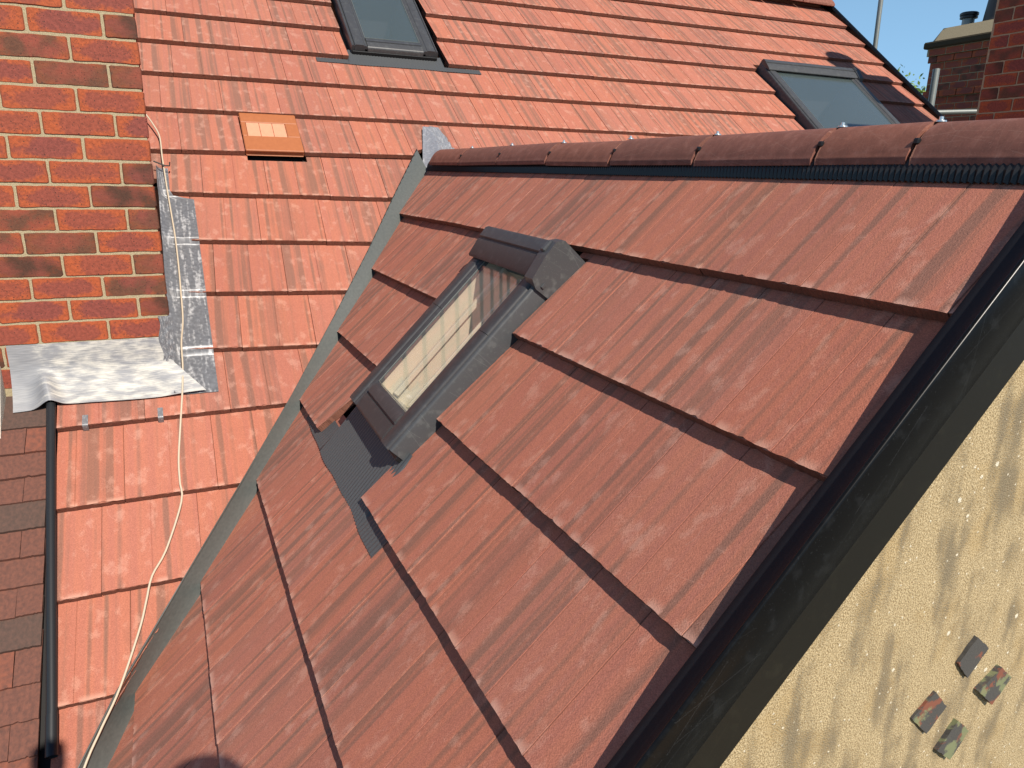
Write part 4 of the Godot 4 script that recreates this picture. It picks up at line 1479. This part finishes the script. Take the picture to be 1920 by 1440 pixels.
func build_small() -> void:
	# vent tile
	var vt := thing("vent_tile", "orange terracotta vent tile with three pale panels, in the main roof", "roof vent", FA * Transform3D(Basis(Vector3.RIGHT, -0.065), Vector3(0.3285, 0.004, -2.640)))
	var st := S()
	var w := 0.303
	# body with a window: four bars round the recessed panels, and a thick front lip
	box(st, Transform3D.IDENTITY, Vector3(0, -0.022, -0.36), Vector3(w, -0.004, 0.0), 0.002)
	box(st, Transform3D.IDENTITY, Vector3(0.0, -0.0039, -0.13), Vector3(w, 0.010, 0.004), 0.004)
	box(st, Transform3D.IDENTITY, Vector3(0.0, -0.0039, -0.36), Vector3(w, 0.010, -0.262), 0.004)
	box(st, Transform3D.IDENTITY, Vector3(0.0, -0.0039, -0.2615), Vector3(0.026, 0.010, -0.1305), 0.004)
	box(st, Transform3D.IDENTITY, Vector3(0.234, -0.0039, -0.2615), Vector3(w, 0.010, -0.1305), 0.004)
	box(st, Transform3D.IDENTITY, Vector3(0.002, -0.030, -0.02), Vector3(w - 0.002, -0.0225, 0.002), 0.003)
	obj("body", st, M.orange_plastic, vt)
	for k in 3:
		st = S()
		box(st, Transform3D.IDENTITY, Vector3(0.0275 + k * 0.069, -0.0039, -0.2605), Vector3(0.0275 + k * 0.069 + 0.0672, 0.0065, -0.1315), 0.0015)
		obj("panel", st, M.peach_plastic, vt)
	# cable hanging from the chimney corner down across the tiles
	var cp := [[-0.135, 2.88], [-0.105, 2.80], [-0.079, 2.70], [-0.075, 2.539], [-0.064, 2.279], [-0.050, 1.99], [-0.047, 1.796], [-0.050, 1.48], [-0.063, 1.335], [-0.066, 1.21], [-0.075, 1.09], [-0.108, 0.798], [-0.110, 0.70], [-0.110, 0.618], [-0.169, 0.441], [-0.217, 0.354], [-0.238, 0.27], [-0.261, 0.18], [-0.321, 0.01], [-0.372, -0.101], [-0.414, -0.192], [-0.47, -0.36]]
	var cu := Curve3D.new()
	for i in cp.size():
		var lift := 0.010
		if cp[i][1] < 0.0:
			lift = 0.022
		if cp[i][1] > 2.5:
			lift = 0.03
		if cp[i][1] > 1.05 and cp[i][1] < 1.4:
			lift = 0.034
		var p := rp(FA, cp[i][0], cp[i][1], lift)
		var pv: Vector3 = rp(FA, cp[maxi(i - 1, 0)][0], cp[maxi(i - 1, 0)][1], lift)
		var nx: Vector3 = rp(FA, cp[mini(i + 1, cp.size() - 1)][0], cp[mini(i + 1, cp.size() - 1)][1], lift)
		var tg := (nx - pv) * 0.16
		cu.add_point(p, -tg, tg)
	var pts := []
	var ln := cu.get_baked_length()
	for i in 141:
		pts.append(cu.sample_baked(ln * i / 140.0, true))
	st = S()
	tube(st, pts, 0.0037, 8)
	var cb := obj("cable", st, M.cable, self)
	tag(cb, "thin cream cable hanging down the roof beside the brick chimney", "cable")
	# bracket on the chimney corner
	st = S()
	var bp := rp(FA, -0.095, 2.47, 0.03)
	tube(st, [bp + Vector3(-0.02, 0.02, 0.0), bp + Vector3(0.03, 0.0, 0.01), bp + Vector3(0.05, 0.0, 0.01), bp + Vector3(0.052, 0.018, 0.01)], 0.0035, 8)
	var bk := obj("cable_hook", st, M.pot, self)
	tag(bk, "rusty hook holding the cream cable at the chimney corner", "hook")
	# lead clips over the tails of two tiles
	for u in [-0.415, -0.160]:
		var lab := "lead clip folded over a tile tail, the one close to the cream cable"
		if u < -0.3:
			lab = "lead clip folded over a tile tail, the one close to the black pipe"
		st = S()
		var g := []
		for i in 3:
			var x: float = u + (i - 1) * 0.0095
			g.append([rp(FA, x, 1.045, 0.001), rp(FA, x, 1.01, 0.0045), rp(FA, x, 1.0, 0.0055), rp(FA, x, 0.994, 0.002), rp(FA, x, 0.993, -0.014), rp(FA, x, 0.992, -0.026)])
		sheet(st, g, FA.basis.y + Vector3(0, 0, 0.6), 0.0015)
		var cl := obj("lead_clip", st, M.lead1, self)
		tag(cl, lab, "clip", "lead clips below the apron")
	# crumpled lead saddle where the ridge runs into the main roof
	var nz := FastNoiseLite.new()
	nz.seed = 4
	nz.frequency = 28.0
	var g2 := []
	for i in 41:
		var f := i / 40.0
		var row := []
		for j in 25:
			var k := j / 24.0
			var u := lerpf(lerpf(1.275, 1.375, k), lerpf(1.56, 1.475, k), f)
			var s := lerpf(2.50 + absf(f - 0.42) * 0.05, 2.925, k)
			var p := rp(FA, u, s, 0.004)
			# rises over the end of the ridge
			var rid := (1.0 - k) * exp(-pow((f - 0.42) / 0.22, 2.0)) * 0.085
			p += Vector3(0, rid * 0.75, rid * 0.5) + FA.basis.y * nz.get_noise_2d(u * 1.8, s * 0.7) * 0.026 * (0.25 + sm(0.3, 0.6, f)) * (1.0 - k * 0.7)
			row.append(p)
		g2.append(row)
	st = S()
	sheet(st, g2, FA.basis.y, 0.002)
	var sd := obj("lead_saddle", st, M.lead2, self)
	tag(sd, "crumpled shiny lead saddle at the far end of the gable ridge", "flashing")
	# weathered stubs standing out of the rendered wall
	var quads := [[Vector2(1.295, -0.820), Vector2(1.339, -0.855), Vector2(1.293, -0.910), Vector2(1.253, -0.866)], [Vector2(1.395, -0.915), Vector2(1.434, -0.950), Vector2(1.390, -1.002), Vector2(1.335, -0.951)], [Vector2(1.204, -0.914), Vector2(1.246, -0.960), Vector2(1.203, -1.009), Vector2(1.149, -0.957)], [Vector2(1.290, -1.006), Vector2(1.333, -1.045), Vector2(1.292, -1.100), Vector2(1.244, -1.061)]]
	var labels := ["dark slate grey stub with a fleck of lichen in the rendered wall", "stub with rust red patch and green lichen in the rendered wall", "stub with orange red paint patch on dark slate in the rendered wall", "stub mostly covered by yellow green lichen in the rendered wall"]
	for k in 4:
		var poly := PackedVector2Array()
		for v in quads[k]:
			poly.append(v)
		var fine := PackedVector2Array()
		for i in 4:
			for j in 6:
				var v := poly[i].lerp(poly[(i + 1) % 4], j / 6.0)
				fine.append(v + Vector2(rng.randf_range(-1, 1), rng.randf_range(-1, 1)) * 0.0012)
		st = S()
		var ctr := (poly[0] + poly[2]) * 0.5
		prism(st, Transform3D.IDENTITY, fine, -0.74, -0.7085 + 0.002 * (k % 2), Vector2.ONE * 9.0, -ctr * 9.0 + Vector2(0.5, 0.5))
		var o := obj("wall_stub", st, stub_material(k), self)
		tag(o, labels[k], "wall stub", "stubs in the rendered wall")

func build_photographer() -> void:
	# stands on the scaffold behind the lens; only the shadow of the head reaches the tiles in view
	var J := {head = Vector3(0.130, 0.285, 0.350), chin = Vector3(0.130, 0.205, 0.325), neck = Vector3(0.130, 0.10, 0.375), chest = Vector3(0.130, -0.12, 0.385), waist = Vector3(0.130, -0.38, 0.40), hip = Vector3(0.130, -0.55, 0.40)}
	var bones := [[J.head, J.chin, 0.098, 0.070], [J.head, J.neck, 0.085, 0.058], [J.neck, J.chest, 0.062, 0.150], [J.chest, J.waist, 0.150, 0.128], [J.waist, J.hip, 0.128, 0.145]]
	for sd in [-1.0, 1.0]:
		var sh := Vector3(0.13 + sd * 0.185, 0.015, 0.39)
		var el := Vector3(0.13 + sd * 0.235, -0.235, 0.255)
		var wr := Vector3(0.035 + sd * 0.085, -0.045, 0.085)
		var ha := Vector3(0.03 + sd * 0.062, 0.005, 0.055)
		bones.append([J.neck, sh, 0.060, 0.062])
		bones.append([J.chest, sh, 0.12, 0.060])
		bones.append([sh, el, 0.060, 0.045])
		bones.append([el, wr, 0.046, 0.032])
		bones.append([wr, ha, 0.030, 0.030])
		var hp := Vector3(0.13 + sd * 0.085, -0.58, 0.40)
		var kn := Vector3(0.13 + sd * 0.10, -1.02, 0.37)
		var an := Vector3(0.13 + sd * 0.105, -1.43, 0.41)
		bones.append([hp, kn, 0.090, 0.062])
		bones.append([kn, an, 0.060, 0.042])
		bones.append([an + Vector3(0, -0.02, 0.03), an + Vector3(0, -0.035, -0.15), 0.045, 0.036])
	var c := 0.022
	var o := Vector3(-0.22, -1.56, -0.02)
	var n := Vector3i(33, 92, 31)
	var fld := PackedFloat32Array()
	fld.resize(n.x * n.y * n.z)
	fld.fill(1.0)
	for b in bones:
		var A: Vector3 = b[0]
		var B: Vector3 = b[1]
		var pad: float = maxf(b[2], b[3]) + 0.07
		var lo := (Vector3(minf(A.x, B.x), minf(A.y, B.y), minf(A.z, B.z)) - Vector3.ONE * pad - o) / c
		var hi := (Vector3(maxf(A.x, B.x), maxf(A.y, B.y), maxf(A.z, B.z)) + Vector3.ONE * pad - o) / c
		var ab := B - A
		var l2 := ab.length_squared()
		for z in range(maxi(0, int(lo.z)), mini(n.z, int(hi.z) + 2)):
			for y in range(maxi(0, int(lo.y)), mini(n.y, int(hi.y) + 2)):
				for x in range(maxi(0, int(lo.x)), mini(n.x, int(hi.x) + 2)):
					var p := o + Vector3(x, y, z) * c
					var t := clampf((p - A).dot(ab) / l2, 0.0, 1.0)
					var d: float = p.distance_to(A + ab * t) - lerpf(b[2], b[3], t)
					var id := (z * n.y + y) * n.x + x
					var e := fld[id]
					var h := maxf(0.05 - absf(d - e), 0.0) / 0.05
					fld[id] = minf(d, e) - h * h * 0.05 * 0.25
	# surface nets
	var vid := {}
	var vs := []
	for z in n.z - 1:
		for y in n.y - 1:
			for x in n.x - 1:
				var acc := Vector3.ZERO
				var k := 0
				for e in [[0, 1], [2, 3], [4, 5], [6, 7], [0, 2], [1, 3], [4, 6], [5, 7], [0, 4], [1, 5], [2, 6], [3, 7]]:
					var p0 := Vector3i(x + (e[0] & 1), y + ((e[0] >> 1) & 1), z + ((e[0] >> 2) & 1))
					var p1 := Vector3i(x + (e[1] & 1), y + ((e[1] >> 1) & 1), z + ((e[1] >> 2) & 1))
					var f0 := fld[(p0.z * n.y + p0.y) * n.x + p0.x]
					var f1 := fld[(p1.z * n.y + p1.y) * n.x + p1.x]
					if (f0 < 0.0) != (f1 < 0.0):
						acc += Vector3(p0).lerp(Vector3(p1), f0 / (f0 - f1))
						k += 1
				if k > 0:
					vid[Vector3i(x, y, z)] = vs.size()
					vs.append(o + acc / k * c)
	var st := S()
	st.set_smooth_group(0)
	for q in vid:
		for ax in 3:
			var d1 := Vector3i.ZERO
			d1[(ax + 1) % 3] = 1
			var d2 := Vector3i.ZERO
			d2[(ax + 2) % 3] = 1
			var st1 := Vector3i.ZERO
			st1[ax] = 1
			if not (vid.has(q - d1) and vid.has(q - d2) and vid.has(q - d1 - d2)):
				continue
			var g: Vector3i = q + st1
			var f0 := fld[(q.z * n.y + q.y) * n.x + q.x]
			var f1 := fld[(g.z * n.y + g.y) * n.x + g.x]
			if (f0 < 0.0) == (f1 < 0.0):
				continue
			var a: Vector3 = vs[vid[q]]
			var b: Vector3 = vs[vid[q - d1]]
			var cc: Vector3 = vs[vid[q - d1 - d2]]
			var d: Vector3 = vs[vid[q - d2]]
			var out := Vector3.ZERO
			out[ax] = 1.0 if f0 < 0.0 else -1.0
			for t in [[a, b, cc], [a, cc, d]]:
				var u: Vector3 = t[0]
				var v: Vector3 = t[1]
				var w: Vector3 = t[2]
				if (w - u).cross(v - u).dot(out) < 0.0:
					var sw := v; v = w; w = sw
				for m in [u, v, w]:
					var col := Color(0.045, 0.05, 0.065)
					if m.y > 0.13:
						col = Color(0.42, 0.25, 0.18)
					if m.y > 0.30 or (m.y > 0.2 and m.z > 0.37):
						col = Color(0.05, 0.035, 0.025)
					if m.y < -0.55:
						col = Color(0.06, 0.06, 0.065)
					st.set_color(col)
					st.add_vertex(m)
	st.generate_normals()
	var pm := StandardMaterial3D.new()
	pm.vertex_color_use_as_albedo = true
	pm.roughness = 0.9
	var body := put("person", st.commit(), pm, self)
	tag(body, "person in dark jacket holding up a phone, casting the soft shadow on the tiles", "person")
	st = S()
	box(st, Transform3D(Basis(cameras_basis()), Vector3.ZERO), Vector3(-0.075, -0.036, 0.022), Vector3(0.075, 0.036, 0.030), 0.003)
	tag(obj("phone", st, M.black, self), "black phone held up by the person in the dark jacket", "phone")
	for k in 3:
		st = S()
		box(st, Transform3D.IDENTITY, Vector3(-1.0, -1.545, 0.12 + k * 0.235), Vector3(1.6, -1.507, 0.345 + k * 0.235), 0.003)
		tag(obj("scaffold_board", st, M.lining_ochre, self), ["timber scaffold board nearest the gable wall under the person", "middle timber scaffold board under the feet of the person", "timber scaffold board furthest from the gable wall behind the person"][k], "board", "scaffold boards")

func cameras_basis() -> Basis:
	return Basis(Vector3(0.914056, 0.018801, 0.405152), Vector3(0.095567, 0.960815, -0.260195), Vector3(-0.394168, 0.276552, 0.876442)).orthonormalized()

func stub_material(k: int) -> StandardMaterial3D:
	var w := 128
	var a := noise_bytes(w, w, 0.016, 200 + k * 5, 0, 0, FastNoiseLite.TYPE_SIMPLEX_SMOOTH, 5)
	var b := noise_bytes(w, w, 0.018, 201 + k * 5, 0, 0, FastNoiseLite.TYPE_SIMPLEX_SMOOTH, 5)
	var c := noise_bytes(w, w, 0.25, 202 + k * 5)
	var am: Array = [[0.74, 0.95], [0.56, 0.52], [0.50, 0.62], [0.66, 0.46]][k]
	var out := PackedByteArray()
	out.resize(w * w * 3)
	for i in w * w:
		var n := (c[i] / 255.0 - 0.5) * 0.25
		var col := Color(0.045, 0.043, 0.042).lerp(Color(0.09, 0.085, 0.075), c[i] / 255.0)
		col = col.lerp(Color(0.24, 0.075, 0.04), sm(am[0], am[0] + 0.16, a[i] / 255.0 + n) * 0.8)
		col = col.lerp(Color(0.20, 0.22, 0.11), sm(am[1], am[1] + 0.18, b[i] / 255.0 - n) * 0.85)
		out[i * 3] = c8(col.r)
		out[i * 3 + 1] = c8(col.g)
		out[i * 3 + 2] = c8(col.b)
	var m := StandardMaterial3D.new()
	m.albedo_texture = tex(w, w, out)
	m.roughness = 0.9
	return m
